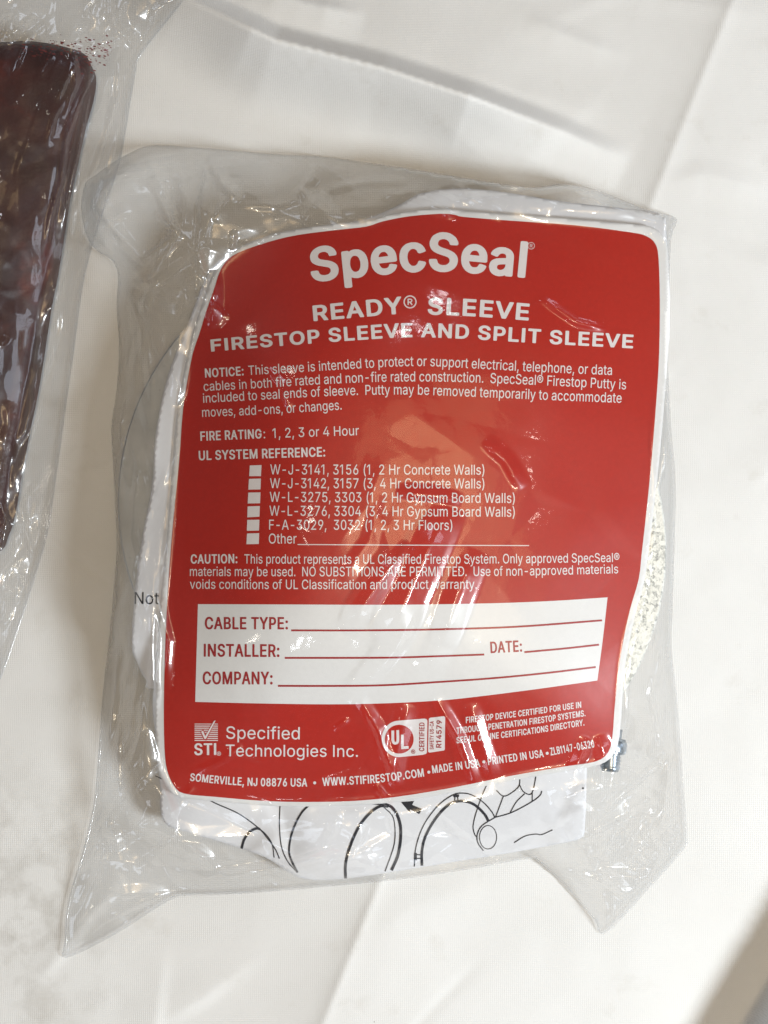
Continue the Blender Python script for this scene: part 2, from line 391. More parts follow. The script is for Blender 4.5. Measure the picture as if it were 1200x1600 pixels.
def build_cloth():
    xs = np.r_[np.arange(-1500, -100, 50), np.arange(-100, 1260, 5), np.arange(1260, 1700, 10), np.arange(1700, 2701, 50)]
    ys = np.r_[np.arange(-1700, -80, 50), np.arange(-80, 1650, 5), np.arange(1650, 1950, 10), np.arange(1950, 3301, 50)]
    X, Y = np.meshgrid(xs, ys); V = place(X.ravel(), Y.ravel(), cloth_z(X, Y).ravel())
    nx = len(xs); j, i = np.mgrid[0:len(ys) - 1, 0:nx - 1]; a = (j * nx + i).ravel()
    o = link('tablecloth', mesh('tablecloth', V, np.stack([a, a + nx, a + nx + 1, a + 1], 1)), None, M_CLOTH)
    o['kind'] = 'structure'; o['label'] = 'creased and grubby white cloth spread under the two plastic bags'
build_cloth()

# ------------------------------------------------------------------ surfaces of what lies in the clear bag
LABEL_PTS = [(333, 430, 14), (300, 560, 16.5), (280, 720, 18.5), (262, 950, 19), (256, 1100, 15.5), (290, 1245, 9),
             (440, 372, 19), (420, 560, 26), (420, 720, 28.5), (420, 950, 28.5), (420, 1100, 22.5), (430, 1250, 9.5),
             (640, 340, 22.5), (640, 560, 30), (640, 720, 31.5), (640, 950, 30.5), (640, 1100, 24), (640, 1245, 13),
             (850, 350, 22.5), (850, 560, 28), (850, 720, 29), (850, 950, 28.5), (850, 1100, 25.5), (850, 1208, 19),
             (1030, 380, 20.5), (1030, 560, 23), (1018, 720, 24.5), (990, 900, 25), (964, 1080, 23.5), (950, 1185, 20)]
_lab = Tps(LABEL_PTS, 0.02)
def label_z(px, py):
    return _lab(px, py) + 0.35 * value_noise(px, py, 120, 11) + 0.10 * value_noise(px, py, 48, 12)
_la = Tps([(x, y, z - 1.0) for x, y, z in LABEL_PTS] + [(912, 1310, 8), (800, 1332, 6), (640, 1358, 4.2), (540, 1372, 3.6), (455, 1362, 3.4), (340, 1314, 3.6), (256, 1285, 3.8), (246, 1215, 6.2)], 0.02)
def under(px, py, z, gap):
    """keeps a sheet below the card above it, easing off away from the card's edge"""
    P = np.stack([np.ravel(px), np.ravel(py)], 1); d, _, _, _ = seg_dist(P, LABEL_OUT[::2])
    d = np.where(inside(P, LABEL_OUT), 0, d).reshape(np.shape(px))
    return np.minimum(z, label_z(px, py) - gap + 0.05 * d)
leaflet_z = lambda px, py: under(px, py, _la(px, py) + 0.35 * value_noise(px, py, 120, 11) + fold(px, py, [(405, 1215), (440, 1270), (462, 1350)], 40, 26, -1.1, 0.2), 1.0)
_lb = Tps([(x, y, z - 0.5) for x, y, z in LABEL_PTS] + [(206, 1010, 13.5), (212, 920, 15.4), (226, 820, 16.2), (240, 700, 16.6), (290, 500, 13.5), (232, 1060, 11.5), (720, 294, 18), (880, 315, 18.5), (1032, 336, 17.5), (560, 332, 18)], 0.02)
folded_z = lambda px, py: under(px, py, _lb(px, py) + 0.35 * value_noise(px, py, 120, 11), 0.5)

LABEL_OUT = smooth_poly([(334, 425), (346, 404), (366, 390), (415, 369), (470, 357), (530, 349), (575, 345), (600, 337), (645, 329), (690, 326), (716, 328), (760, 332), (850, 338), (930, 345), (990, 350), (1022, 356), (1040, 376), (1044, 410), (1045, 470), (1044, 545), (1038, 630), (1030, 720), (1020, 810), (1012, 872), (1006, 912), (994, 955), (984, 1000), (976, 1045), (973, 1085), (970, 1130), (966, 1160), (956, 1182), (936, 1195), (885, 1205), (800, 1220), (700, 1240), (620, 1253), (560, 1258), (500, 1260), (420, 1259), (335, 1252), (282, 1246), (262, 1232), (248, 1205), (244, 1170), (243, 1100), (246, 1015), (250, 945), (258, 870), (264, 800), (270, 720), (276, 650), (284, 600), (294, 548), (304, 510), (314, 480), (324, 450)], 3)
RED_OUT = smooth_poly([(335, 450), (342, 428), (352, 410), (372, 395), (420, 378), (467, 367), (530, 359), (573, 354), (598, 346), (640, 338), (690, 334), (712, 336), (725, 339), (800, 345), (900, 352), (985, 363), (1010, 369), (1024, 381), (1029, 404), (1031, 470), (1030, 550), (1026, 620), (1018, 720), (1010, 800), (1003, 862), (998, 905), (985, 950), (975, 995), (967, 1042), (963, 1080), (960, 1110), (957, 1150), (950, 1176), (930, 1190), (880, 1198), (800, 1212), (700, 1232), (620, 1245), (560, 1251), (500, 1253), (420, 1252), (335, 1245), (288, 1240), (272, 1228), (261, 1203), (257, 1168), (256, 1100), (258, 1015), (261, 945), (266, 870), (272, 800), (280, 720), (285, 650), (291, 605), (301, 553), (312, 520), (322, 487)], 3)
FOLDED_OUT = smooth_poly([(206, 1010), (209, 945), (216, 880), (226, 820), (236, 770), (240, 735), (242, 690), (254, 620), (272, 560), (300, 490), (330, 420), (380, 385), (450, 362), (560, 345), (620, 322), (650, 305), (690, 296), (740, 295), (800, 302), (880, 315), (960, 324), (1018, 330), (1034, 340), (1041, 362), (1035, 600), (900, 900), (500, 1030), (255, 1075), (228, 1062), (214, 1035)], 4)
LEAF_OUT = smooth_poly([(240, 1080), (244, 1160), (250, 1225), (256, 1284), (300, 1302), (360, 1320), (415, 1340), (450, 1362), (480, 1374), (540, 1373), (640, 1358), (720, 1345), (800, 1332), (880, 1317), (908, 1309), (914, 1290), (917, 1195), (915, 1120), (880, 1000), (500, 950), (270, 990)], 4)

def flange(cx, cy, r_px, z0, slope, label, mat=None):
    c = place(cx, cy, z0); k = float(np.linalg.norm(c - np.array(cam.location))) / F
    R, r, t = r_px * k, 0.56 * r_px * k, 1.1 * MM
    bm = bmesh.new(); N = 160; ring = []
    prof = [(r, 0), (r, t), (R - 0.0004, t), (R, t - 0.0004), (R, 0)]
    for i in range(N):
        a = 2 * math.pi * i / N
        ring.append([bm.verts.new((q * math.cos(a), q * math.sin(a), h)) for q, h in prof])
    for i in range(N):
        A, B = ring[i], ring[(i + 1) % N]
        for j in range(len(prof)):
            j2 = (j + 1) % len(prof); bm.faces.new((A[j], B[j], B[j2], A[j2]))
    bmesh.ops.recalc_face_normals(bm, faces=bm.faces)
    me = bpy.data.meshes.new('metal_flange'); bm.to_mesh(me); bm.free()
    o = link('metal_flange', me, None, mat or M_GALV, smooth=False); o.location = c; o.rotation_euler = (math.atan(slope), 0, 0)
    return tag(o, label, 'flange')
FL = [(640, 860, 400, 12.0, 0.11), (590, 780, 405, 6.0, 0.06)]
flange(*FL[0], 'speckled galvanised steel flange whose bright round edge shows beside the right of the red label')
flange(*FL[1], 'dull grey disc added for the cool dark tone left of the red label, inside the clear bag', M_DULL)  # disc added to give cool grey darks beside the card
def flange_obstacle(X, Y):
    z = np.full(X.shape, -9.0)
    for cx, cy, r, z0, sl in FL:
        m = np.hypot(X - cx, Y - cy) < r + 3; z = np.where(m, np.maximum(z, z0 + 1.2 + (cy - Y) * 0.1625 * sl), z)
    return z

leaflet = tag(sheet('instruction_leaflet', LEAF_OUT, leaflet_z, 5, 0.15, M_PAPER), 'white instruction leaflet with line drawings of rings and a hand below the red label', 'leaflet')
folded = tag(sheet('folded_leaflet', FOLDED_OUT, folded_z, 5, 0.15, M_PAPER), 'plain white folded sheet behind the red label, the word Not at its left edge', 'leaflet')
label = tag(sheet('product_label', LABEL_OUT, label_z, 5, 0.25, M_WHITE), 'red printed label card with white border and writing inside the clear bag', 'label')
sheet('red_panel', RED_OUT, lambda x, y: label_z(x, y) + 0.06, 5, 0, M_RED, label)
BOX_OUT = np.vstack([smooth_line([(309.3, 944), (450, 944.5), (600, 945), (700, 944), (800, 941.7), (880, 938), (949.3, 933.3)], 4), smooth_line([(949.3, 933.3), (942, 998), (933.3, 1063.3)], 4)[1:],
                     smooth_line([(933.3, 1063.3), (833, 1077.5), (733, 1090), (680, 1095), (600, 1099), (513, 1100.5), (400, 1099), (305, 1096.7)], 4)[1:], smooth_line([(305, 1096.7), (309.3, 944)], 4)[1:-1]])
box = sheet('writing_box', BOX_OUT, lambda x, y: label_z(x, y) + 0.10, 4, 0, M_WHITE, label)

# ------------------------------------------------------------------ lettering
GLYPHS = """R  75 
R( 109 92,265 71,265 69,263 62,248 53,221 45,188 39,153 36,123 36,81 38,57 42,37 48,10 55,-11 66,-38 68,-44 71,-47 92,-47 94,-44 79,-2 70,34 63,69 61,102 63,135 69,173 79,218 94,263
R) 109 18,265 15,263 30,218 41,173 46,135 48,102 46,69 40,34 30,-2 15,-44 18,-47 39,-47 44,-38 54,-11 61,10 68,37 71,57 74,81 74,123 71,153 65,188 56,221 47,248 41,263 39,265
R, 76 18,-58 33,-58 36,-55 55,34 54,36 30,37 27,35 15,-55
R- 180 134,118 132,121 48,121 45,118 45,95 48,92 132,92 134,95
R. 76 37,-2 43,-1 51,4 55,10 57,19 57,28 53,37 46,42 40,44 31,43 25,38 21,31 19,22 21,13 25,4 31,-1
R0 180 91,-3 106,-1 121,6 133,16 142,29 151,49 157,71 160,95 161,125 160,154 157,178 150,202 142,220 133,234 121,244 106,251 91,253 76,252 61,245 49,235 38,220 30,202 23,178 20,154 19,125 20,95 23,71 30,47 38,29 49,15 61,5 76,-2/91,224 100,223 110,217 118,208 124,197 128,184 132,166 134,148 135,125 134,104 132,83 128,65 124,53 117,41 109,32 100,28 91,26 82,27 73,31 65,38 58,50 52,65 48,83 46,104 45,125 46,148 48,166 52,184 57,199 65,211 73,219 82,223
R1 144 85,0 87,3 87,247 85,250 55,250 12,211 10,208 10,176 13,176 58,217 60,214 60,3 61,0
R2 180 28,0 154,0 155,3 155,27 154,29 64,30 64,33 110,92 131,122 143,143 150,164 152,179 151,193 149,205 144,217 137,229 130,237 121,244 109,250 97,253 85,253 73,251 61,246 52,240 43,231 36,220 30,208 27,193 26,179 28,176 49,176 52,179 53,190 57,202 61,210 67,217 73,221 82,223 91,224 100,222 110,217 119,208 124,196 126,182 125,170 122,161 112,141 25,24 25,3
R3 180 29,250 27,247 27,223 29,221 113,220 63,148 62,145 62,122 65,121 83,121 95,119 104,116 113,111 120,104 126,92 129,80 129,68 127,53 120,41 110,32 98,28 89,26 80,27 71,29 62,33 56,38 50,47 44,66 20,66 17,65 19,53 22,41 27,29 35,18 44,10 56,3 68,-1 83,-3 98,-2 110,0 122,6 131,12 140,22 147,32 152,44 155,56 156,71 156,83 153,95 149,107 142,119 134,128 125,135 116,139 105,143 95,143 92,145 147,223 148,226 148,247 146,250
R4 180 121,250 100,250 97,248 16,80 16,77 16,54 19,51 109,51 110,51 111,48 111,3 112,0 136,0 137,3 137,51 139,51 163,52 164,54 164,80 163,81 139,81 137,83 137,155 136,156 115,157 112,156 111,155 111,83 109,81 49,81 45,83 123,247
R5 180 145,250 38,250 26,125 29,123 50,120 62,129 74,133 86,135 98,133 109,128 117,119 125,104 128,89 129,77 127,65 125,56 121,47 116,40 110,34 103,29 95,27 86,26 80,27 71,30 65,34 59,40 55,47 49,65 24,65 24,56 27,44 30,35 35,25 41,17 50,9 59,3 68,0 83,-3 101,-2 116,4 131,15 143,29 151,47 155,65 156,86 153,107 145,128 136,143 122,155 107,162 98,164 89,165 80,164 71,161 56,151 55,154 61,217 62,220 143,220 146,223 146,247
R6 180 127,250 100,250 44,148 33,122 27,101 25,80 26,62 29,47 35,32 43,20 55,9 67,1 79,-2 91,-3 103,-2 115,2 125,9 135,18 143,29 149,41 153,56 155,77 153,101 147,119 138,134 133,140 124,147 109,153 91,155 82,153 76,151 75,151 127,247/91,129 100,128 106,125 112,121 119,113 124,104 127,95 129,74 127,62 125,53 120,44 116,38 110,32 103,28 97,26 88,26 79,27 73,30 67,35 61,41 56,50 53,59 52,68 51,80 52,92 55,101 59,110 63,116 68,122 76,126 82,128
R7 180 39,0 63,0 66,0 68,3 155,217 156,220 156,247 153,250 27,250 24,247 24,223 27,220 127,220 39,3
R9 180 55,0 79,0 82,3 137,104 147,128 153,152 155,170 154,188 150,202 145,217 136,231 126,241 112,249 100,252 88,253 76,252 64,247 54,241 45,232 37,221 31,208 27,193 25,173 27,149 33,131 42,116 55,104 70,97 88,95 97,96 103,99 104,98 104,95 52,3/91,121 82,122 76,124 69,128 63,134 59,140 55,149 53,158 51,170 52,182 53,190 56,199 61,208 67,215 73,220 79,223 88,224 97,224 103,222 110,217 116,211 121,205 125,196 127,188 129,176 128,164 127,155 124,146 119,137 112,129 106,125 100,122
R: 76 37,-2 43,-1 51,4 55,10 57,19 57,28 53,37 46,42 40,44 31,43 25,38 21,31 19,22 21,13 25,4 31,-1/37,132 43,133 51,138 55,144 57,153 57,162 53,170 46,176 40,178 34,178 27,173 22,167 20,159 20,150 24,141 30,135
RA 191 81,250 79,247 7,3 9,0 33,0 36,3 54,68 57,69 132,69 136,68 155,3 156,0 180,0 183,3 111,247 108,250/93,213 96,212 109,161 126,101 123,99 66,99 64,101
RB 181 27,250 24,247 24,3 27,0 102,0 120,2 131,6 145,15 156,27 163,42 166,57 166,71 165,83 162,95 158,104 153,113 147,120 139,125 127,131 138,137 145,143 152,152 155,161 158,173 158,188 156,202 153,215 146,226 138,235 129,242 117,247 99,250/51,110 54,113 102,112 114,110 124,104 130,98 134,92 137,83 139,74 140,65 138,57 135,48 131,42 123,35 117,32 108,30 54,30 51,33/51,143 51,217 54,220 102,220 114,217 121,211 129,199 131,190 132,182 131,173 129,164 121,152 111,145 99,141 54,141
RC 203 121,-2 133,1 145,7 157,16 167,26 175,38 182,53 187,71 187,80 162,80 160,77 154,59 147,47 136,37 124,31 112,28 97,29 85,32 76,38 65,47 55,62 49,77 45,95 43,116 43,140 46,160 51,178 61,197 67,204 74,211 82,216 91,220 100,222 109,222 118,221 127,218 134,214 142,208 148,201 153,193 157,184 160,172 163,170 184,170 187,170 188,172 184,190 177,208 167,223 157,234 145,243 130,250 115,253 100,253 82,250 64,241 49,228 42,220 35,208 25,187 19,163 16,134 17,107 20,80 28,56 37,38 50,20 65,9 82,0 100,-3
RD 199 27,0 96,0 111,3 123,6 139,15 153,27 164,42 173,60 177,74 181,89 183,116 182,152 177,179 169,199 162,211 156,221 141,235 123,244 105,249 90,250 27,250 24,247 24,3/54,30 51,33 51,217 54,220 93,220 108,218 122,211 133,202 142,190 150,173 155,152 157,125 156,104 151,80 145,65 138,54 130,45 120,38 108,33 96,30
RE 167 147,0 150,3 150,27 147,30 54,30 51,33 51,110 54,112 138,112 141,112 142,113 142,140 141,141 54,141 51,143 51,217 54,220 147,220 148,223 148,247 147,250 27,250 24,247 24,3 27,0
RF 163 27,0 48,0 51,1 52,107 54,108 135,108 138,110 138,137 54,138 51,140 51,217 54,220 147,221 147,249 27,250 24,247 24,3
RG 207 109,253 88,251 70,245 55,234 42,220 30,199 22,178 17,151 16,125 17,98 23,71 30,50 40,32 53,18 70,6 88,-1 106,-3 124,-2 139,3 154,12 166,24 176,38 184,56 188,77 190,98 190,125 187,127 115,127 112,126 112,97 160,97 163,95 162,83 159,71 156,62 151,52 145,44 138,38 130,33 121,30 112,28 103,28 94,29 85,32 76,38 68,44 61,53 56,62 48,80 44,101 43,125 44,148 47,166 54,184 62,199 73,210 85,218 97,222 109,222 121,220 134,214 145,203 153,190 160,172 163,170 184,170 187,170 188,172 184,190 178,205 169,220 160,231 148,241 136,247 124,251
RH 205 180,0 182,3 182,247 180,250 156,250 154,247 154,146 153,143 54,143 51,146 51,249 48,250 27,250 24,247 24,3 27,0 48,0 51,1 51,110 54,113 150,113 153,113 154,110 154,3 156,0
RI 75 27,250 24,247 24,3 27,0 48,0 51,1 51,3 51,247 51,249 48,250
RJ 158 133,250 109,250 107,247 107,68 104,50 98,38 91,32 82,27 70,26 60,29 52,35 44,47 41,62 40,86 16,86 14,86 13,83 14,53 17,41 22,28 27,20 35,12 43,5 55,-1 67,-3 79,-3 91,-1 103,4 113,12 121,20 126,29 130,40 133,56 134,71 134,247
RL 156 27,250 24,247 24,3 27,0 141,0 144,1 144,29 141,30 54,30 51,33 51,247 51,249 48,250
RM 249 225,250 189,250 187,247 138,89 126,44 123,49 112,89 62,247 60,250 27,250 24,247 24,3 27,0 48,0 50,3 49,193 51,200 66,146 112,3 114,0 135,0 137,3 181,143 198,200 199,193 198,3 201,0 225,0
RN 208 183,0 184,3 184,247 183,250 159,250 157,247 157,57 156,50 139,86 57,247 54,250 27,250 24,247 24,3 27,0 48,0 51,1 51,3 51,146 50,199 51,203 79,143 153,0
RO 212 106,-3 124,-1 142,5 157,16 171,32 181,50 189,71 194,98 196,125 194,151 189,178 182,199 172,217 157,234 142,244 124,251 106,253 88,251 70,244 55,234 40,217 30,199 22,178 17,151 16,125 17,98 23,71 30,50 41,32 55,16 70,6 88,-1/106,222 118,221 130,216 142,208 152,196 158,184 164,166 168,148 169,125 168,104 164,83 159,68 151,53 142,42 130,34 118,29 106,28 94,29 82,34 70,43 61,53 53,68 48,83 44,104 43,125 44,148 47,166 54,184 60,196 70,207 82,216 94,221
RP 177 27,0 48,0 51,1 51,89 54,91 105,91 123,96 135,103 144,111 151,122 157,134 161,149 163,170 161,188 157,205 152,217 144,229 132,240 120,246 105,249 93,250 27,250 24,247 24,3/51,122 51,217 53,220 99,220 111,217 120,212 126,206 130,199 133,190 135,179 135,167 134,155 130,143 126,135 120,128 114,125 102,121 54,120
RR 179 27,250 24,247 24,3 27,0 48,0 51,1 51,95 54,96 96,96 99,94 138,3 141,0 168,0 169,3 126,101 141,112 149,122 156,134 160,149 163,167 162,188 159,202 153,218 145,229 135,238 126,244 114,248 96,250/51,128 51,217 53,220 102,220 114,216 122,211 127,205 131,199 134,190 135,179 135,167 134,155 130,146 126,139 116,131 102,127 54,126
RS 178 90,253 75,252 60,247 47,240 35,228 27,215 22,198 20,183 22,165 26,153 32,144 39,136 47,130 66,119 111,103 120,98 126,93 132,85 135,76 136,64 133,52 125,40 113,31 99,27 81,26 66,31 60,34 54,40 49,46 46,52 43,67 42,68 18,69 15,67 17,52 22,37 28,25 36,16 48,6 60,0 75,-3 90,-4 105,-3 120,1 132,7 143,17 152,28 158,40 162,55 163,70 161,85 157,97 151,109 143,118 132,126 120,132 81,146 66,153 55,162 49,171 47,180 48,189 50,198 52,204 57,211 63,216 72,221 81,223 93,223 102,222 111,219 117,215 123,210 127,204 131,195 133,186 135,184 156,184 160,186 158,201 154,213 147,225 138,235 129,243 117,249 105,252
RT 178 78,0 99,0 102,1 103,3 103,217 105,220 162,220 165,221 165,249 162,250 15,250 12,247 12,223 15,220 75,220 76,3
RU 205 180,250 156,250 155,249 154,85 153,73 150,61 142,47 132,36 126,32 117,29 102,27 87,29 75,35 63,47 55,61 52,73 51,85 51,249 48,250 27,250 24,249 24,85 26,61 32,44 42,26 56,11 72,2 87,-3 102,-4 120,-2 134,2 147,9 159,20 168,32 174,44 179,61 182,79 182,246 181,249
RW 272 264,250 240,250 237,249 206,98 195,43 192,51 185,89 150,250 123,250 120,249 87,92 78,46 75,47 68,89 35,247 33,250 30,250 9,250 7,247 60,3 63,0 90,0 93,3 129,167 135,205 144,161 179,3 180,0 207,0 210,1 265,247
Ra 155 132,0 134,2 134,5 134,127 133,142 129,157 124,165 117,174 108,182 99,186 87,189 75,189 63,188 51,184 39,177 27,165 18,148 17,145 18,142 39,134 42,136 46,145 51,150 60,157 72,161 87,160 96,156 104,148 108,136 108,121 105,117 99,114 63,108 45,103 33,97 24,90 18,82 15,76 12,61 13,40 17,26 22,17 30,8 39,2 51,-3 60,-4 69,-4 84,0 93,5 99,10 107,20 108,23 109,2 111,0/108,90 108,67 107,55 102,43 95,35 84,27 78,25 69,24 60,25 54,27 45,33 40,40 38,52 40,64 45,71 51,76 60,80 93,86
Rb 169 21,249 21,2 24,0 45,0 46,2 46,23 48,27 58,11 64,5 72,0 81,-3 90,-4 99,-3 108,-1 116,2 123,6 135,18 144,33 151,53 154,73 155,100 153,121 148,142 140,160 129,174 117,183 102,188 87,189 78,188 72,186 64,181 58,175 48,159 47,163 46,249 45,250 24,250/87,25 78,26 69,31 63,36 57,44 53,53 49,64 47,79 46,94 49,121 52,133 57,142 63,150 69,155 78,159 87,161 96,160 104,157 111,152 117,144 121,136 125,124 128,109 129,94 127,67 123,56 118,44 111,35 105,29 96,26
Rc 158 94,188 79,189 64,187 51,181 40,172 31,160 22,144 17,127 14,106 14,85 16,64 20,47 27,32 37,17 49,6 61,0 76,-4 88,-4 100,-1 109,2 119,8 127,16 135,26 141,38 144,50 142,53 121,59 119,56 112,41 104,32 92,26 79,25 70,27 61,32 52,42 46,56 42,67 40,82 40,97 41,112 44,124 48,136 53,145 61,154 70,159 79,161 88,160 97,158 104,154 110,148 116,139 119,130 121,128 144,136 142,145 138,154 133,163 126,172 112,182 103,186
Rd 169 145,250 124,250 123,249 121,159 120,163 111,175 105,181 97,186 91,188 82,189 67,188 52,183 44,178 38,172 27,157 20,139 15,118 13,94 15,70 19,50 26,32 36,17 48,5 61,-1 70,-3 79,-4 88,-3 97,0 105,5 111,11 121,27 123,23 123,2 124,0 145,0 148,2 148,246 148,249/82,25 73,26 64,29 58,35 51,44 46,56 42,67 41,79 40,94 41,109 43,124 47,136 52,145 58,152 65,157 73,160 82,161 91,159 100,155 106,150 112,142 116,133 120,121 123,94 122,79 120,64 116,53 112,44 106,36 100,31 91,26
Re 161 82,189 67,188 55,183 43,175 32,163 24,148 18,130 15,112 13,91 15,70 18,53 24,38 32,23 43,11 55,3 70,-3 85,-4 97,-3 106,0 115,4 124,10 131,17 138,26 142,35 145,44 143,47 121,53 113,38 103,29 95,26 88,25 79,25 70,27 64,30 57,35 48,47 42,64 40,82 145,83 148,85 148,100 147,118 143,136 138,151 130,164 121,175 109,183 97,187/121,112 118,110 43,110 40,112 42,124 45,133 54,148 60,154 67,158 73,160 82,161 91,160 97,157 103,153 109,148 117,133
Rf 102 33,0 57,0 58,3 58,158 60,159 90,159 91,161 92,185 90,187 60,187 58,190 58,211 60,220 63,225 66,228 72,230 81,231 90,229 92,232 97,253 96,256 87,259 75,260 66,259 56,256 47,250 39,241 34,229 32,217 32,190 31,188 6,187 3,185 3,161 6,159 30,159 32,158 32,3
Rg 169 145,187 124,187 123,186 123,165 121,160 115,171 110,177 97,186 88,188 79,189 67,188 58,186 46,179 35,168 27,156 20,141 16,126 14,108 14,87 15,72 18,55 23,43 29,31 37,20 46,12 58,6 70,3 85,3 94,5 104,10 113,19 121,32 122,31 122,-2 121,-17 116,-29 112,-34 106,-39 97,-43 88,-45 76,-45 67,-43 61,-41 53,-35 40,-18 21,-32 21,-35 24,-41 34,-55 46,-64 58,-70 70,-73 85,-73 100,-71 112,-68 121,-63 130,-55 138,-47 144,-35 147,-20 148,-2 148,186/82,31 73,32 64,35 58,40 50,49 46,58 42,69 41,81 40,96 41,111 43,123 47,135 52,144 58,152 64,156 73,160 82,161 91,159 97,157 104,153 111,144 116,135 120,123 122,111 123,96 122,81 120,69 117,58 113,49 106,41 100,36 91,32
Rh 163 24,250 21,247 21,3 24,0 45,0 47,3 47,113 48,128 54,143 61,152 72,158 84,160 96,158 105,152 111,143 115,131 116,116 117,1 120,0 141,0 142,3 142,125 140,146 135,161 127,173 117,182 105,187 90,189 78,188 64,182 55,173 48,161 47,164 47,247 45,250
Ri 68 43,187 22,187 21,185 21,3 22,0 43,0 46,1 47,3 47,185 46,186/34,257 28,256 20,250 17,244 16,235 19,226 22,221 28,217 34,216 40,217 46,222 51,229 52,235 51,244 47,250 40,256
Rl 67 44,250 23,250 20,247 20,3 23,0 44,0 47,3 47,247
Rm 242 219,0 221,3 220,137 219,149 215,161 210,170 203,179 195,185 183,189 171,190 159,188 147,182 138,176 131,167 126,156 120,170 114,179 107,185 99,189 84,190 75,188 69,185 57,176 48,162 46,167 46,185 45,187 24,187 21,185 21,3 24,0 45,0 47,3 47,119 50,137 54,146 62,155 72,160 81,161 90,159 97,155 104,146 107,137 108,128 108,3 111,0 132,0 134,3 134,122 135,134 140,146 147,154 156,160 165,161 174,160 184,155 189,149 194,137 195,125 195,3 198,0
Rn 163 141,0 142,3 142,128 139,149 131,167 123,177 114,184 102,188 87,189 75,187 63,180 55,173 48,161 46,167 46,185 45,187 24,187 21,185 21,3 24,0 45,0 47,3 47,113 48,128 54,143 61,152 72,158 84,160 96,158 105,152 111,143 115,131 116,116 117,1 120,0
Ro 165 82,-4 97,-2 109,2 122,11 133,23 141,38 147,53 150,70 152,91 151,112 147,133 141,148 133,163 122,175 109,183 97,188 82,189 67,188 55,183 43,175 33,163 24,148 19,133 15,112 13,91 15,70 19,53 24,38 32,23 43,11 55,2 67,-2/82,161 91,160 100,156 107,151 114,142 120,130 123,118 125,106 125,91 125,79 122,64 119,53 114,44 107,35 100,29 91,26 82,25 73,26 64,29 58,35 51,44 47,53 43,64 40,79 40,91 41,106 42,118 46,130 51,142 58,151 64,156 73,160
Rp 169 24,-70 45,-70 47,-67 47,23 48,27 50,23 58,11 64,5 72,0 78,-2 87,-4 102,-3 117,3 131,14 141,29 149,46 154,67 155,94 154,118 149,139 142,157 132,171 120,181 108,187 99,189 90,189 81,188 72,186 64,180 57,174 48,159 46,163 45,186 21,186 21,-67/87,161 96,160 104,157 111,152 117,144 121,136 125,124 128,109 129,94 128,79 127,67 123,55 118,44 111,35 105,29 96,26 87,25 78,26 69,31 63,36 57,44 53,52 49,64 47,79 46,94 49,121 52,133 57,142 63,150 69,155 78,159
Rr 104 24,0 45,0 47,3 47,119 49,134 56,146 66,155 78,158 96,158 98,161 98,185 98,188 96,189 78,189 66,185 55,176 48,164 46,167 46,185 45,187 24,187 21,185 21,3
Rs 145 77,189 65,189 53,186 41,179 32,172 25,163 21,151 19,139 19,124 21,115 26,106 32,98 38,93 53,85 89,74 99,67 103,61 105,56 105,47 103,41 98,34 89,27 80,25 68,24 59,26 50,32 43,41 38,54 17,48 14,47 17,35 20,26 26,17 32,10 39,5 47,1 56,-2 68,-4 80,-4 92,-1 104,3 113,10 120,17 126,26 130,38 132,50 132,61 129,73 124,82 116,91 101,101 59,114 50,121 46,127 45,139 48,148 56,157 68,162 83,161 92,157 98,151 107,135 129,142 127,151 122,163 116,172 110,178 104,182 95,186 86,189
Rt 91 84,0 85,1 85,4 81,28 66,26 60,28 57,30 53,37 52,49 52,156 52,159 54,159 81,160 82,162 82,186 81,187 54,187 52,188 52,191 52,230 51,231 48,232 27,231 26,230 25,188 24,187 6,187 3,186 3,162 6,159 24,159 25,159 26,156 26,46 27,31 30,22 35,13 40,7 48,2 54,0 63,-2 75,-2
Ru 163 24,187 21,185 21,63 24,39 28,27 33,19 41,9 51,2 63,-2 78,-2 90,1 102,8 109,15 116,24 117,28 117,3 118,0 141,0 142,3 142,185 141,187 138,187 120,187 116,185 116,75 114,57 110,45 102,35 93,29 81,26 72,27 63,31 55,39 50,48 48,57 47,69 47,185 45,187
Rv 155 10,187 7,185 64,1 67,0 88,0 91,1 148,185 145,187 124,187 121,187 119,185 87,71 79,39 76,42 69,68 36,185 34,187
Rw 225 216,185 213,187 192,187 188,185 159,49 156,47 127,185 126,186 123,187 102,187 99,185 78,92 69,45 66,50 37,185 36,186 33,187 12,187 9,185 54,2 57,0 78,0 81,3 111,138 114,139 126,83 144,3 147,0 168,0 171,1
Ry 155 22,-69 31,-70 40,-71 49,-69 55,-67 61,-63 67,-57 76,-44 83,-26 148,185 145,187 124,187 121,187 120,185 87,72 79,40 76,41 68,72 35,185 34,187 31,187 10,187 7,185 64,1 56,-26 53,-32 49,-37 46,-40 40,-42 25,-40 24,-41 19,-65 20,-68
R® 184 91,58 106,59 121,64 134,72 146,84 157,99 165,117 169,135 171,153 170,171 167,189 160,206 151,221 139,234 124,245 109,251 94,253 79,252 64,247 49,237 37,225 28,212 19,194 15,177 13,156 14,138 18,120 26,102 35,87 47,75 61,66 76,60/94,83 82,84 73,87 62,93 53,102 44,114 39,126 35,141 34,153 34,165 37,180 41,192 49,204 58,214 68,221 79,226 91,228 103,227 115,222 124,216 133,207 141,194 146,183 149,171 150,156 149,141 146,129 141,117 134,105 126,96 115,89 106,85/64,201 63,111 67,110 79,110 82,111 82,138 85,140 91,140 94,140 96,138 107,111 109,110 127,111 113,144 121,156 124,168 123,183 118,192 112,197 103,201/82,159 82,183 85,184 94,184 100,183 103,180 105,174 105,168 102,162 97,158 85,157
B  86 
B, 93 19,-54 24,-55 45,-56 51,-54 55,-52 77,38 76,42 75,44 66,46 39,46 33,46 28,42 15,-48 16,-52
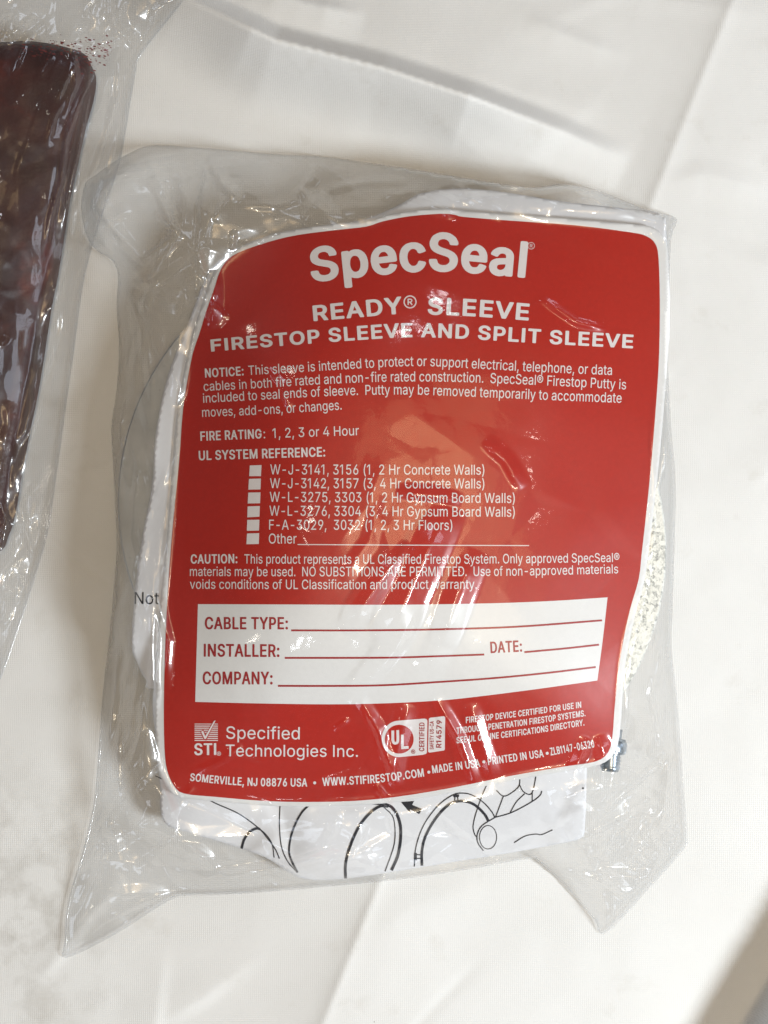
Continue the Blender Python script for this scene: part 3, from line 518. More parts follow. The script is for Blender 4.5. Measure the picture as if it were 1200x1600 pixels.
B- 200 158,122 154,125 148,127 52,126 49,125 46,122 46,93 49,89 55,87 151,88 154,89 158,93
B. 93 21,18 26,9 35,1 47,-2 59,-1 68,4 75,12 79,23 78,34 73,43 64,50 53,53 41,53 32,49 24,40 20,29
B0 200 103,-3 121,-1 136,4 151,15 163,29 174,51 180,73 184,98 185,125 184,152 180,178 174,199 163,221 151,235 136,245 121,251 103,253 88,252 70,246 54,235 42,221 31,199 24,178 20,152 19,125 20,98 24,73 30,51 36,38 41,29 53,15 69,4 85,-1/103,36 94,38 89,42 82,49 76,60 71,75 68,91 66,125 68,160 72,176 76,188 81,199 88,208 94,212 103,214 110,212 118,207 124,197 129,188 133,176 136,160 139,125 136,91 133,75 129,62 125,53 118,44 111,38
B1 162 100,0 106,2 109,7 109,244 106,248 100,250 64,250 58,248 11,208 10,204 11,172 13,169 16,167 22,167 28,168 58,193 61,192 62,5 64,2 70,0
B2 200 29,2 38,0 167,0 175,2 179,5 179,34 176,38 173,39 90,40 90,42 134,94 154,121 167,143 174,163 175,177 175,190 172,202 169,212 162,224 154,233 145,240 134,247 119,252 104,253 89,252 74,248 61,242 49,233 40,222 33,210 28,195 27,179 27,174 32,169 38,168 62,168 68,169 71,171 73,174 75,190 79,201 88,210 98,214 110,212 120,206 126,195 128,188 129,179 128,170 126,161 115,141 26,31 26,7 27,4
B3 200 31,248 28,244 28,217 29,214 33,212 39,210 111,210 64,149 63,145 63,122 66,118 72,115 102,115 111,112 117,109 124,102 128,94 132,84 133,71 130,56 122,46 117,41 111,38 99,36 87,39 81,41 76,46 69,55 66,69 63,73 57,75 24,74 19,71 18,67 20,53 23,42 31,28 41,17 54,8 66,2 81,-2 99,-3 117,-2 135,4 146,9 156,17 163,24 170,35 175,46 179,58 180,69 180,84 178,94 173,107 168,118 160,127 152,134 143,140 132,145 118,149 172,219 172,244 169,248 162,250 39,250
B4 200 140,249 109,250 103,248 100,246 17,83 16,80 16,54 19,51 22,50 113,49 114,47 114,5 117,2 124,0 151,0 157,2 159,4 160,7 161,49 181,49 187,52 188,56 188,81 188,85 181,89 163,89 160,90 160,155 157,159 154,160 124,161 118,160 115,157 114,154 114,90 112,89 73,89 70,90 147,242 146,246
B5 200 165,249 159,250 48,250 42,248 39,244 27,125 28,122 35,118 63,114 70,116 78,123 87,127 96,129 105,128 115,123 123,114 129,103 132,91 131,73 127,56 122,49 118,44 111,39 105,37 99,36 93,38 82,44 75,55 71,69 66,73 60,74 33,74 27,72 25,69 24,62 27,49 30,40 36,29 43,20 51,13 60,7 69,3 84,-2 99,-3 117,-2 130,2 144,9 155,19 165,31 173,46 177,60 179,71 179,96 176,109 173,120 168,131 161,141 153,150 145,156 136,161 126,165 114,168 102,168 78,165 82,208 83,210 159,210 165,212 168,214 170,217 169,244
B6 200 146,249 113,250 107,249 103,246 47,152 36,129 29,109 26,91 26,75 29,55 34,40 43,26 53,15 65,6 80,0 95,-3 113,-3 126,0 140,6 152,15 162,26 170,38 175,53 179,75 178,96 173,114 166,129 155,142 139,152 122,158 103,160 103,161 151,241 152,244 151,246/104,36 98,36 92,38 87,42 82,47 75,62 72,78 74,96 80,109 84,114 90,120 95,122 101,123 107,123 113,121 122,113 129,100 132,84 130,66 125,51 121,46 115,40 110,37
B7 200 43,2 49,0 79,0 85,2 88,5 179,213 179,244 178,246 175,249 169,250 37,250 31,249 26,246 25,242 25,217 27,213 31,211 127,210 40,9 39,5
B8 200 102,253 81,251 72,248 61,243 51,235 45,229 39,221 34,212 30,201 28,188 29,178 31,165 34,156 40,145 46,138 54,131 40,120 29,105 23,89 21,69 22,55 26,42 33,29 42,19 54,9 69,2 84,-2 102,-3 120,-2 135,2 150,9 162,18 171,29 178,42 182,55 184,69 181,89 175,105 164,120 150,131 159,138 164,145 170,156 173,165 176,178 176,188 174,201 170,212 165,221 159,229 151,237 143,243 132,248 123,251/105,109 111,108 118,105 125,100 129,94 134,82 135,66 132,53 128,47 122,42 111,37 96,37 84,41 75,49 69,62 69,77 73,91 81,102 93,108/102,148 92,150 83,158 77,169 76,181 77,194 83,205 92,212 102,214 112,212 121,205 127,194 129,181 127,169 121,158 113,150 108,149
B9 200 59,1 92,0 98,1 102,4 157,98 168,121 175,141 178,159 178,175 175,195 170,210 162,224 152,235 140,244 125,250 110,253 95,253 80,250 65,244 52,235 42,224 35,212 29,197 26,175 27,154 31,136 39,121 44,114 52,107 66,98 83,92 101,90 53,9 53,5 54,4/101,127 90,130 84,136 80,141 74,155 73,174 76,190 82,202 87,208 92,212 98,214 104,214 110,213 115,210 121,204 125,199 130,184 132,166 129,150 122,137 113,129 107,127
B: 93 21,18 26,9 35,1 47,-2 59,-1 68,4 75,12 79,23 78,34 73,43 64,50 53,53 41,53 32,49 24,40 20,29/21,161 20,150 24,139 31,132 41,127 53,126 65,130 73,137 78,146 79,157 75,168 68,176 58,181 47,182 35,178 26,171
BA 210 91,250 85,248 81,244 7,9 7,5 10,2 16,0 46,0 52,1 55,3 56,5 74,65 76,66 139,66 141,65 142,63 160,4 163,2 169,0 199,0 205,2 208,5 208,9 133,246 130,248 124,250/109,171 128,107 127,106 88,106 87,107 106,171
BB 201 27,248 25,246 24,242 24,5 28,2 33,0 117,0 138,3 156,10 169,18 180,31 187,45 190,61 190,83 188,92 184,103 178,112 172,119 165,125 157,130 158,132 167,139 173,146 178,155 181,166 182,181 181,193 178,206 174,217 166,228 156,237 144,243 130,248 108,250 36,250/72,107 75,107 114,107 123,105 131,99 136,94 140,87 143,72 143,63 141,58 139,52 134,47 126,42 114,40 75,40 72,42/72,146 72,210 111,210 120,208 126,204 130,199 133,193 135,179 133,165 126,154 120,150 111,146
BC 223 145,0 157,4 170,11 181,20 191,29 198,40 206,55 211,73 213,82 212,84 208,87 202,88 175,88 169,87 165,84 161,69 155,58 148,50 140,44 130,40 118,38 106,40 97,44 86,53 77,66 70,80 66,96 64,118 64,140 67,158 72,174 82,192 93,203 106,210 121,212 136,208 149,199 155,192 159,185 165,167 169,163 175,162 205,162 211,166 212,170 207,190 200,207 189,223 175,235 160,244 142,250 124,253 103,252 82,246 62,235 52,227 44,217 31,197 23,176 18,150 16,116 19,89 26,66 35,46 48,28 64,13 82,4 103,-2 124,-3
BD 219 27,248 25,246 24,242 24,5 28,2 33,0 108,0 132,4 154,13 172,25 186,42 196,60 204,83 206,99 208,116 207,145 205,161 202,175 193,197 182,215 168,228 153,238 135,246 120,249 102,250 36,250 30,249/75,40 72,42 72,210 102,210 117,208 129,203 141,193 148,183 155,168 159,152 161,132 160,110 157,89 152,74 146,63 138,54 129,48 120,43 108,40
BE 186 170,2 173,5 173,33 172,36 168,39 162,40 75,40 72,42 72,105 75,106 156,107 162,109 164,110 165,114 165,141 162,144 159,146 72,146 72,210 162,210 168,212 170,213 172,217 172,242 171,246 168,248 162,250 36,250 27,248 25,246 24,242 24,7 25,4 30,1 36,0 162,0
BF 182 30,1 63,0 69,2 72,5 72,101 75,103 153,103 158,105 161,108 161,137 156,142 150,143 72,143 72,210 159,210 165,211 169,213 171,217 171,244 168,248 159,250 36,250 30,249 25,246 24,242 24,7 25,4
BG 227 127,253 103,252 82,247 64,237 48,223 35,205 26,185 19,161 16,134 17,107 21,82 28,58 39,38 53,22 70,9 88,1 112,-3 133,-2 153,2 169,10 185,22 197,37 206,53 212,71 214,93 215,125 213,129 211,131 202,132 121,132 118,131 114,127 114,100 115,96 118,94 124,93 166,93 166,85 163,74 160,66 155,56 146,47 136,41 124,38 112,38 101,42 91,48 82,58 76,67 69,85 65,103 64,125 65,145 68,163 74,179 82,192 92,203 100,208 109,211 118,212 130,210 142,205 151,196 159,183 165,167 169,163 175,162 205,163 211,165 213,169 210,183 204,199 196,214 185,226 172,237 159,244 144,250
BH 225 203,248 195,250 168,250 162,249 159,246 158,242 158,150 158,148 156,148 72,148 72,242 71,246 66,249 60,250 33,250 27,248 25,246 24,242 24,7 25,4 27,2 33,0 63,0 69,2 72,5 72,107 75,108 156,108 158,107 158,5 162,2 168,0 198,0 205,4 206,7 206,242 205,246
BI 92 63,250 33,250 27,248 24,244 24,7 25,4 27,2 33,0 63,0 69,2 72,5 72,244 69,248
BJ 177 151,249 118,250 113,248 110,244 109,69 106,54 101,44 94,38 85,36 77,38 70,44 66,49 64,56 62,69 61,87 58,92 52,94 22,94 16,92 14,89 13,75 14,58 18,44 21,35 27,24 36,15 43,9 55,2 70,-2 85,-3 100,-2 115,2 127,9 135,15 143,24 151,37 156,56 158,75 158,243 156,246
BL 175 30,249 25,246 24,242 24,5 28,2 36,0 156,0 164,2 167,5 168,33 166,36 162,39 156,40 75,40 72,42 72,244 69,248 63,250
BM 270 248,248 240,250 201,250 195,248 193,246 138,82 82,246 78,249 69,250 33,250 27,248 25,246 24,242 24,7 25,4 28,2 33,0 60,0 68,2 71,5 71,127 72,131 115,5 117,3 123,0 147,0 153,1 158,4 201,128 203,121 203,5 207,2 213,0 240,0 246,1 250,4 251,7 251,242 250,246
BN 228 206,248 198,250 171,250 163,248 161,244 161,98 159,95 76,246 72,249 63,250 33,250 27,248 25,246 24,242 24,7 25,4 27,2 33,0 63,0 69,2 72,5 72,158 72,154 75,152 157,4 162,1 168,0 198,0 204,1 207,4 209,7 209,242 208,246
BO 232 118,-3 142,0 160,6 169,11 180,19 194,33 205,51 214,73 219,98 221,125 219,152 214,176 206,197 193,217 179,232 169,239 160,244 142,250 118,253 97,251 76,244 58,232 44,217 31,197 23,176 18,152 16,125 18,98 23,73 32,51 44,33 58,18 76,6 97,-1/118,38 106,40 97,44 88,51 79,62 72,76 67,91 65,105 64,125 65,145 67,160 72,174 79,188 88,199 97,206 106,210 118,212 130,210 139,206 149,199 158,188 165,174 170,160 172,145 173,125 172,105 170,91 165,75 158,62 149,51 140,44 130,40
BP 196 28,2 33,0 63,0 69,2 72,5 72,85 75,86 120,87 140,92 151,98 161,105 171,116 177,125 183,141 186,157 186,175 184,193 179,208 171,221 162,231 147,241 132,247 111,250 33,250 27,248 25,246 24,242 24,7 25,4/72,127 72,210 108,210 117,209 123,206 129,201 133,195 137,186 138,177 139,166 138,155 135,146 132,139 123,131 114,127 105,126
BR 198 27,248 25,246 24,242 24,7 25,4 30,1 36,0 63,0 69,2 71,4 72,7 72,90 75,92 99,92 102,92 103,90 143,4 147,1 153,0 183,0 191,2 194,5 194,9 150,101 165,112 174,123 181,136 185,150 187,170 186,186 181,204 174,219 165,230 153,239 141,244 126,248 108,250 36,250/72,210 102,210 114,210 124,206 132,199 135,193 138,184 139,174 139,165 137,155 135,148 132,143 126,137 120,134 111,132 72,132
BS 197 102,253 84,252 68,247 53,240 40,229 30,216 23,200 21,184 22,168 25,157 30,146 37,137 48,127 59,121 71,115 117,99 126,95 132,90 137,83 139,75 139,65 136,56 129,46 120,40 108,37 96,36 84,39 74,46 67,57 64,72 60,75 54,77 24,77 18,75 15,70 17,56 22,41 29,28 39,17 51,8 66,1 81,-3 99,-4 114,-3 132,0 149,7 162,16 172,27 180,39 184,52 187,70 186,84 182,97 175,110 165,121 153,129 141,135 96,151 84,156 76,162 71,169 69,177 68,184 70,191 73,198 81,208 88,211 96,213 111,212 117,210 125,206 132,197 137,180 141,177 147,176 174,176 180,178 183,180 183,193 178,209 170,222 161,233 148,242 135,248 120,252
BT 198 88,0 118,0 122,2 125,5 126,210 181,210 187,212 190,215 190,217 190,244 187,248 184,249 25,250 16,248 13,244 13,217 16,212 25,210 76,210 78,208 78,7 79,4 81,2
BU 225 204,247 195,250 168,250 162,248 159,246 158,90 157,74 150,58 142,47 130,40 117,37 102,39 96,42 89,47 80,58 74,74 72,90 71,246 66,249 60,250 33,250 27,248 25,246 24,88 26,69 31,49 40,32 51,20 66,9 81,2 102,-3 123,-4 141,-1 156,4 171,13 183,23 194,38 202,58 206,81 206,242 206,246
BV 210 9,248 7,246 7,242 82,5 86,2 91,0 124,0 130,1 134,5 208,242 208,246 202,249 196,250 169,250 163,248 160,246 109,75 55,246 52,249 46,250 16,250
BW 294 7,246 7,242 64,4 70,0 76,0 106,0 111,2 114,4 148,146 151,146 185,4 190,1 196,0 226,0 232,1 234,4 292,242 291,246 286,249 280,250 253,250 247,248 244,246 211,98 208,100 175,244 172,248 166,250 133,250 127,248 124,246 91,100 88,99 54,246 49,249 43,250 16,250 10,248
BY 207 91,0 121,0 127,2 130,5 130,103 204,240 205,244 202,248 196,250 166,250 160,249 156,248 153,244 109,159 106,156 59,244 56,248 49,250 19,250 13,249 7,246 7,244 8,240 82,103 82,7 85,2
BZ 194 179,2 183,5 183,33 182,36 178,39 172,40 76,40 75,42 181,219 182,222 181,246 175,249 169,250 28,250 19,248 16,244 16,217 18,213 22,211 124,210 18,31 17,7 18,4 22,1 28,0 172,0
B• 174 76,45 85,43 97,44 109,47 118,51 127,58 134,67 139,76 143,86 144,97 144,110 141,121 136,131 129,141 121,148 112,153 103,156 94,158 82,158 71,155 61,150 52,144 45,135 40,126 36,115 34,105 35,92 37,81 42,70 49,61 56,54 65,48
K  125 
KA 295 10,6 15,2 24,0 63,0 72,2 77,7 101,64 105,64 192,64 194,62 218,7 222,3 231,0 270,0 279,2 284,6 286,9 285,13 183,242 180,246 174,249 168,250 126,250 117,248 112,244 10,13 9,9/147,173 173,111 171,109 123,109 121,111
KD 307 36,246 33,240 33,11 33,7 36,4 42,1 51,0 147,0 179,4 201,9 219,17 240,29 254,41 268,60 279,82 284,107 285,133 282,154 276,176 264,197 249,214 234,226 213,237 192,244 171,248 141,250 48,250 42,249/100,47 100,202 100,204 138,205 156,204 171,200 186,194 197,186 207,174 214,161 217,150 220,131 219,112 216,96 210,81 203,71 194,62 183,55 171,50 156,47 141,45 102,45
KE 261 234,4 238,9 238,36 235,41 228,44 222,45 102,45 100,47 100,103 213,104 223,107 226,111 227,114 226,141 224,144 217,148 210,149 102,149 100,150 100,202 100,204 219,205 228,206 234,210 236,214 236,240 234,245 228,249 219,250 48,250 42,249 36,246 34,244 33,240 33,9 35,6 39,2 48,0 222,0 228,1
KF 257 39,2 48,0 87,0 93,2 98,6 100,9 100,99 102,100 207,100 213,101 219,105 222,111 221,137 219,141 213,144 207,146 100,146 100,202 100,204 102,205 219,205 225,206 231,209 234,214 234,240 233,244 231,246 225,249 219,250 48,250 39,248 34,244 33,240 33,9 35,6
KI 133 45,250 36,246 34,244 33,240 33,9 36,4 45,0 87,0 96,4 98,6 100,9 99,242 97,246 94,247 87,250
KL 247 228,6 230,9 230,36 228,40 222,44 213,45 102,45 100,47 99,242 97,246 94,247 87,250 48,250 42,249 36,246 34,244 33,240 33,9 35,6 42,1 51,0 216,0 223,2
KN 319 36,246 33,240 33,11 33,7 36,4 42,1 48,0 87,0 96,3 99,7 100,148 102,151 216,4 222,1 228,0 270,0 279,2 285,6 286,9 286,240 283,246 279,248 273,250 234,250 225,248 220,244 219,240 219,96 103,246 96,249 90,250 48,250 42,249
KO 325 29,81 39,59 55,38 73,23 97,9 124,1 154,-3 184,-2 202,1 214,4 237,14 259,28 276,46 290,66 298,89 302,115 301,143 296,168 293,177 285,192 271,211 251,228 227,241 202,249 172,253 142,252 124,249 112,246 88,236 66,222 49,205 36,184 26,160 22,134 23,106/181,205 196,199 208,192 220,181 228,168 233,153 236,138 237,117 234,98 229,85 223,74 213,63 201,53 187,47 172,44 157,44 142,46 127,51 115,59 105,70 96,83 91,98 89,113 88,132 91,151 96,166 103,177 112,188 124,197 136,202 151,206 166,207
KP 276 36,4 42,1 48,0 84,0 93,2 98,6 100,9 100,82 102,84 156,85 171,86 186,89 201,93 215,99 229,109 238,118 247,131 252,142 255,157 256,172 253,187 249,199 242,212 231,224 219,232 204,240 186,246 171,248 147,250 48,250 42,249 36,246 33,240 33,11 33,7/100,204 153,204 165,202 176,197 185,187 188,180 189,172 189,157 183,144 178,139 173,135 159,130 147,129 101,129 100,131
KR 278 36,246 34,244 33,240 33,9 35,6 39,2 48,0 87,0 96,4 100,9 100,88 102,90 138,90 141,89 142,88 195,7 198,3 207,0 252,0 258,1 264,5 266,9 265,13 208,99 210,101 228,112 239,122 248,135 254,152 256,171 254,189 248,204 237,219 224,231 207,239 189,245 171,249 147,250 48,250 42,249/100,137 100,204 144,205 162,203 175,199 180,195 185,189 189,176 189,161 185,150 177,142 168,138 153,135 102,135
KS 277 41,28 50,20 60,14 84,3 108,-2 138,-4 171,-2 195,4 207,9 219,15 230,22 237,29 246,39 251,48 254,58 256,71 255,82 252,93 247,103 240,111 225,124 201,135 177,143 129,154 111,160 98,168 95,174 94,180 95,185 97,191 102,197 108,201 123,206 144,208 162,205 175,198 179,195 183,189 187,178 190,174 195,172 201,171 234,171 243,172 247,174 251,178 252,182 250,191 245,206 234,221 225,228 216,235 204,241 192,246 169,251 141,253 111,251 87,245 66,236 55,228 47,221 39,212 33,202 29,189 29,180 30,167 32,159 37,150 45,140 51,135 62,127 84,117 102,111 156,99 174,93 182,88 187,84 189,78 190,73 189,65 186,60 181,54 174,49 165,45 156,43 135,42 117,44 102,50 96,55 92,60 87,76 81,80 72,81 36,81 30,80 26,78 22,75 21,71 22,62 29,45 33,37
KT 278 161,0 169,4 172,9 173,204 245,205 254,207 259,210 260,214 260,240 259,244 254,248 245,250 32,250 23,247 20,246 18,242 17,216 19,210 23,207 32,205 105,204 106,7 110,3 119,0
KV 295 10,244 9,238 114,6 119,2 126,0 171,0 180,3 184,7 285,237 286,240 285,244 279,248 270,250 231,250 225,249 219,245 150,81 147,79 75,245 69,249 63,250 24,250 15,248
KY 291 10,244 9,240 10,236 112,101 112,9 113,6 118,2 126,0 165,0 174,3 177,6 179,9 179,101 280,236 281,240 280,244 276,248 267,250 225,250 215,247 211,244 147,158 144,158 80,244 76,247 66,250 24,250 15,248
SS 253 43,25 52,17 62,11 86,2 110,-3 143,-4 170,-1 194,6 214,16 224,23 231,30 238,39 243,48 246,59 248,71 247,82 244,93 240,102 233,111 218,123 194,135 170,143 125,154 107,160 96,168 93,173 92,179 93,186 95,191 99,197 104,201 110,204 119,207 137,209 155,206 167,200 176,191 181,177 186,173 194,172 230,172 236,173 242,177 244,181 242,195 235,209 229,218 222,225 203,238 179,248 158,252 128,253 101,250 79,243 59,233 49,225 42,218 36,209 31,198 28,190 28,179 29,166 33,155 38,146 44,139 61,127 83,117 98,112 149,99 168,93 174,89 180,84 183,78 183,73 183,66 180,60 176,55 170,50 161,45 152,43 131,41 113,44 104,47 98,51 93,55 90,60 85,75 80,79 71,81 35,81 29,80 23,77 21,73 22,60 25,50 30,41 36,32
Sa 223 208,5 210,10 209,134 207,145 204,154 198,163 190,171 176,181 157,188 133,193 109,193 85,190 67,184 49,175 34,163 26,152 22,143 23,138 29,134 64,125 73,125 81,129 89,139 100,147 109,150 124,150 133,148 141,143 145,136 146,125 146,123 142,122 94,117 67,112 46,104 37,99 30,93 24,86 19,77 17,66 16,53 18,45 22,34 27,25 34,18 44,10 58,3 73,-1 91,-4 106,-4 121,-2 133,0 148,6 154,1 163,0 196,0 203,1/146,80 146,68 142,57 136,50 126,43 112,39 97,40 88,43 83,46 81,50 80,57 81,64 84,68 89,71 106,76
Sc 226 218,41 224,55 221,61 213,65 177,72 171,71 164,68 155,52 144,44 137,41 129,40 114,41 105,45 95,54 88,64 84,79 82,89 82,102 84,113 87,122 91,131 97,138 103,143 111,148 120,150 129,150 138,149 144,146 155,138 163,124 171,120 180,119 210,126 216,128 221,131 223,134 222,138 218,147 213,156 201,169 186,179 165,188 144,192 117,193 96,190 75,184 57,174 42,161 31,145 23,127 19,109 18,88 21,68 28,50 38,34 50,21 66,10 87,2 108,-3 132,-4 153,-1 174,5 192,14 207,27
Se 230 37,154 27,138 21,120 18,100 20,75 25,55 34,39 46,25 60,14 81,4 102,-2 126,-4 150,-2 171,3 190,11 206,21 218,36 225,50 224,54 222,56 216,59 180,66 171,66 165,63 156,49 150,45 144,42 129,40 114,41 102,46 94,54 87,64 83,75 84,77 213,77 219,78 225,81 228,86 227,109 225,125 222,136 216,149 208,159 201,167 190,175 171,185 150,191 129,193 105,192 84,187 66,180 50,168/84,120 90,132 99,142 111,148 123,150 137,149 147,143 156,134 162,120 159,119 87,119
Sl 104 40,250 31,246 28,244 28,240 28,9 31,4 40,0 79,0 88,3 90,5 91,9 91,242 86,247 79,250
Sp 241 31,-61 40,-65 76,-65 85,-63 90,-60 91,-56 91,3 92,5 94,5 112,-1 127,-3 145,-4 166,0 181,4 196,12 208,21 220,34 229,50 235,68 238,87 237,109 233,129 227,145 216,161 202,173 190,181 175,188 160,191 145,193 130,193 115,192 103,189 91,183 85,189 76,191 40,191 34,189 30,186 28,181 28,-56/136,150 145,148 152,145 159,139 165,132 169,123 172,114 174,104 174,91 171,71 167,62 161,53 154,46 147,43 139,40 130,40 121,41 114,44 107,50 101,57 97,64 93,75 91,87 91,100 94,120 98,129 104,138 110,143 118,148 127,150"""
GL = {}
for ln in GLYPHS.split('\n'):
    st, ch, rest = ln[0], ln[1], ln[3:] if ln[2] == ' ' else ln[2:]
    adv, _, body = rest.partition(' ')
    GL[st, ch] = (int(adv) / 250, [np.array([[float(v) for v in p.split(',')] for p in c.split()]) / 250 for c in body.split('/') if c.strip()])

class Ink:
    """collects flat shapes in photograph positions and lays them on a surface as one mesh"""
    def __init__(s): s.v, s.f = [], []
    def poly(s, loops):
        loops = [np.asarray(lp, float) for lp in loops]
        deep = [sum(inside(a[:1], b)[0] for j, b in enumerate(loops) if j != i) for i, a in enumerate(loops)]
        for i, a in enumerate(loops):
            if deep[i] % 2: continue
            grp = [a] + [b for j, b in enumerate(loops) if deep[j] == deep[i] + 1 and inside(b[:1], a)[0]]
            tri = tessellate_polygon([[Vector((p[0], p[1], 0)) for p in lp] for lp in grp]); k = len(s.v)
            for lp in grp: s.v += [tuple(p) for p in lp]
            s.f += [tuple(q + k for q in t) for t in tri]
    def run(s, style, text, pts, caps, lean=0.0):
        line = smooth_line(pts, 8); sl = np.r_[0, np.cumsum(np.hypot(*np.diff(line, axis=0).T))]; L = sl[-1]
        adv = [GL[style, c][0] for c in text]; tot = sum(adv); x = 0.0
        first = min(c[:, 0].min() for c in GL[style, text[0]][1]); lastg = GL[style, text[-1]]
        end = tot - lastg[0] + max(c[:, 0].max() for c in lastg[1]); k = L / (end - first)
        caps = np.atleast_1d(np.array(caps, float)); ct = np.linspace(0, L, len(caps))
        for c, a in zip(text, adv):
            loops = []
            for lp in GL[style, c][1]:
                u = (lp[:, 0] + x - first) * k
                cx, cy = np.interp(u, sl, line[:, 0]), np.interp(u, sl, line[:, 1])
                over = u - np.clip(u, 0, L)
                h = np.interp(u, ct, caps) * lp[:, 1]
                d0 = (line[-1] - line[0]) / max(L, 1e-6)
                e = np.clip(u, 1, L - 1); tx = np.interp(e + 1, sl, line[:, 0]) - np.interp(e - 1, sl, line[:, 0]); ty = np.interp(e + 1, sl, line[:, 1]) - np.interp(e - 1, sl, line[:, 1])
                nn = np.hypot(tx, ty) + 1e-9; tx, ty = tx / nn, ty / nn
                upx, upy = ty, -tx
                loops.append(np.stack([cx + over * tx + h * (upx + lean * tx), cy + over * ty + h * (upy + lean * ty)], 1))
            if loops: s.poly(loops)
            x += a
        return s
    def stroke(s, pts, w, n=6, closed=False):
        line = smooth_line(pts, n); t = np.gradient(line, axis=0); t /= np.hypot(*t.T)[:, None] + 1e-9
        nr = np.stack([-t[:, 1], t[:, 0]], 1); a, b = line + nr * w / 2, line - nr * w / 2; k = len(s.v); m = len(line)
        s.v += [tuple(p) for p in a] + [tuple(p) for p in b]
        s.f += [(k + i, k + i + 1, k + m + i + 1, k + m + i) for i in range(m - 1)]
        return s
    def ring(s, cx, cy, r, w, n=28, ry=None):
        t = np.arange(n + 1) * 2 * math.pi / n; ry = ry or r
        return s.stroke(np.stack([cx + r * np.cos(t), cy + ry * np.sin(t)], 1), w, 1)
    def disc(s, cx, cy, r, n=32):
        t = np.arange(n) * 2 * math.pi / n; s.poly([np.stack([cx + r * np.cos(t), cy + r * np.sin(t)], 1)]); return s
    def regist(s, cx, cy, r, w):
        s.ring(cx, cy, r, w); h = r * 1.0
        x0 = cx - r * 0.32
        s.stroke([(x0, cy + h * .5), (x0, cy - h * .52)], w, 1)
        s.stroke([(x0, cy - h * .47), (x0 + r * .5, cy - h * .42), (x0 + r * .62, cy - h * .2), (x0 + r * .45, cy + h * .02), (x0, cy + h * .04)], w * .9, 3)
        s.stroke([(x0 + r * .3, cy + h * .04), (x0 + r * .68, cy + h * .5)], w, 1)
        return s
    def make(s, name, surf, lift, mat, parent, cut=9):
        bm = bmesh.new(); vs = [bm.verts.new((x, y, 0)) for x, y in s.v]
        for f in s.f:
            if len(set(f)) < 3: continue
            try: bm.faces.new([vs[i] for i in f])
            except ValueError: pass
        if cut:
            a = np.array(s.v); lo, hi = a.min(0), a.max(0)
            for ax in (0, 1):
                no = (1, 0, 0) if ax == 0 else (0, 1, 0)
                for q in np.arange(lo[ax] + cut, hi[ax], cut):
                    bmesh.ops.bisect_plane(bm, geom=bm.verts[:] + bm.edges[:] + bm.faces[:], plane_co=(q, q, 0), plane_no=no)
        bm.normal_update()
        for f in bm.faces:
            if f.normal.z > 0: f.normal_flip()      # photograph y runs down, so this faces the viewer after placing
        co = np.array([v.co[:2] for v in bm.verts]); P = place(co[:, 0], co[:, 1], surf(co[:, 0], co[:, 1]) + lift)
        for v, p in zip(bm.verts, P): v.co = p
        me = bpy.data.meshes.new(name); bm.to_mesh(me); bm.free()
        return link(name, me, parent, mat)

T = 0.13       # print lies this much (mm) over the card
Ink().run('S', 'SpecSeal', [(487, 441), (560, 433.5), (640, 425.5), (700, 424.5), (750, 428), (820.5, 434.5)], [53, 57, 60, 61, 59, 57]).regist(830, 384, 5.2, 0.8).make('title_lettering', label_z, T, M_INK, label)
k = Ink()
k.run('K', 'READY', [(490, 502), (560, 496), (629, 490)], [24.5, 26, 27]).regist(640.7, 471.7, 9.3, 1.9)
k.run('K', 'SLEEVE', [(668, 491.5), (740, 494.5), (826, 501)], [27, 27, 26.5])
k.run('K', 'FIRESTOP SLEEVE AND SPLIT SLEEVE', [(330, 549.5), (410, 543), (486, 537), (560, 531.5), (643, 527), (733, 530), (842, 536.5), (989, 544.5)], [19, 20.5, 22, 22.5, 22.5, 22.5, 22, 21.5])
k.make('subtitle_lettering', label_z, T, M_INK, label)
k = Ink()
k.run('B', 'NOTICE:', [(320.5, 590), (350, 588.5), (381, 586.5)], 14.2)
k.run('R', 'This sleeve is intended to protect or support electrical, telephone, or data', [(388.5, 586), (500, 579.5), (600, 573.5), (657, 572), (700, 573.5), (773, 577.5), (860, 582), (956, 586)], [14.5, 15.3, 15.8, 15.8, 15.5])
k.run('R', 'cables in both fire rated and non-fire rated construction.  SpecSeal® Firestop Putty is', [(318.5, 611), (420, 605.5), (490, 601), (600, 596.5), (700, 596.5), (803, 600), (900, 604.5), (978, 608.5)], [14.5, 15.3, 15.8, 15.8, 15.5])
k.run('R', 'included to seal ends of sleeve.  Putty may be removed temporarily to accommodate', [(317.5, 629.5), (400, 625), (480, 620.5), (550, 617.5), (640, 616.5), (713, 619), (800, 622.5), (880, 626), (971, 629.5)], [14.5, 15.3, 15.8, 15.8, 15.5])
k.run('R', 'moves, add-ons, or changes.', [(316, 651.5), (400, 648), (470, 644), (534, 640)], [14.5, 15.2])
k.make('notice_lettering', label_z, T, M_INK, label, 12)
k = Ink()
k.run('B', 'FIRE RATING', [(313.3, 689), (360, 687), (409, 685)], 14.8)
k.run('R', ':  1, 2, 3 or 4 Hour', [(412, 685), (480, 682.5), (561, 680)], 15)
k.run('B', 'UL SYSTEM REFERENCE:', [(310.7, 719.3), (400, 716.5), (508.3, 713.3)], 15)
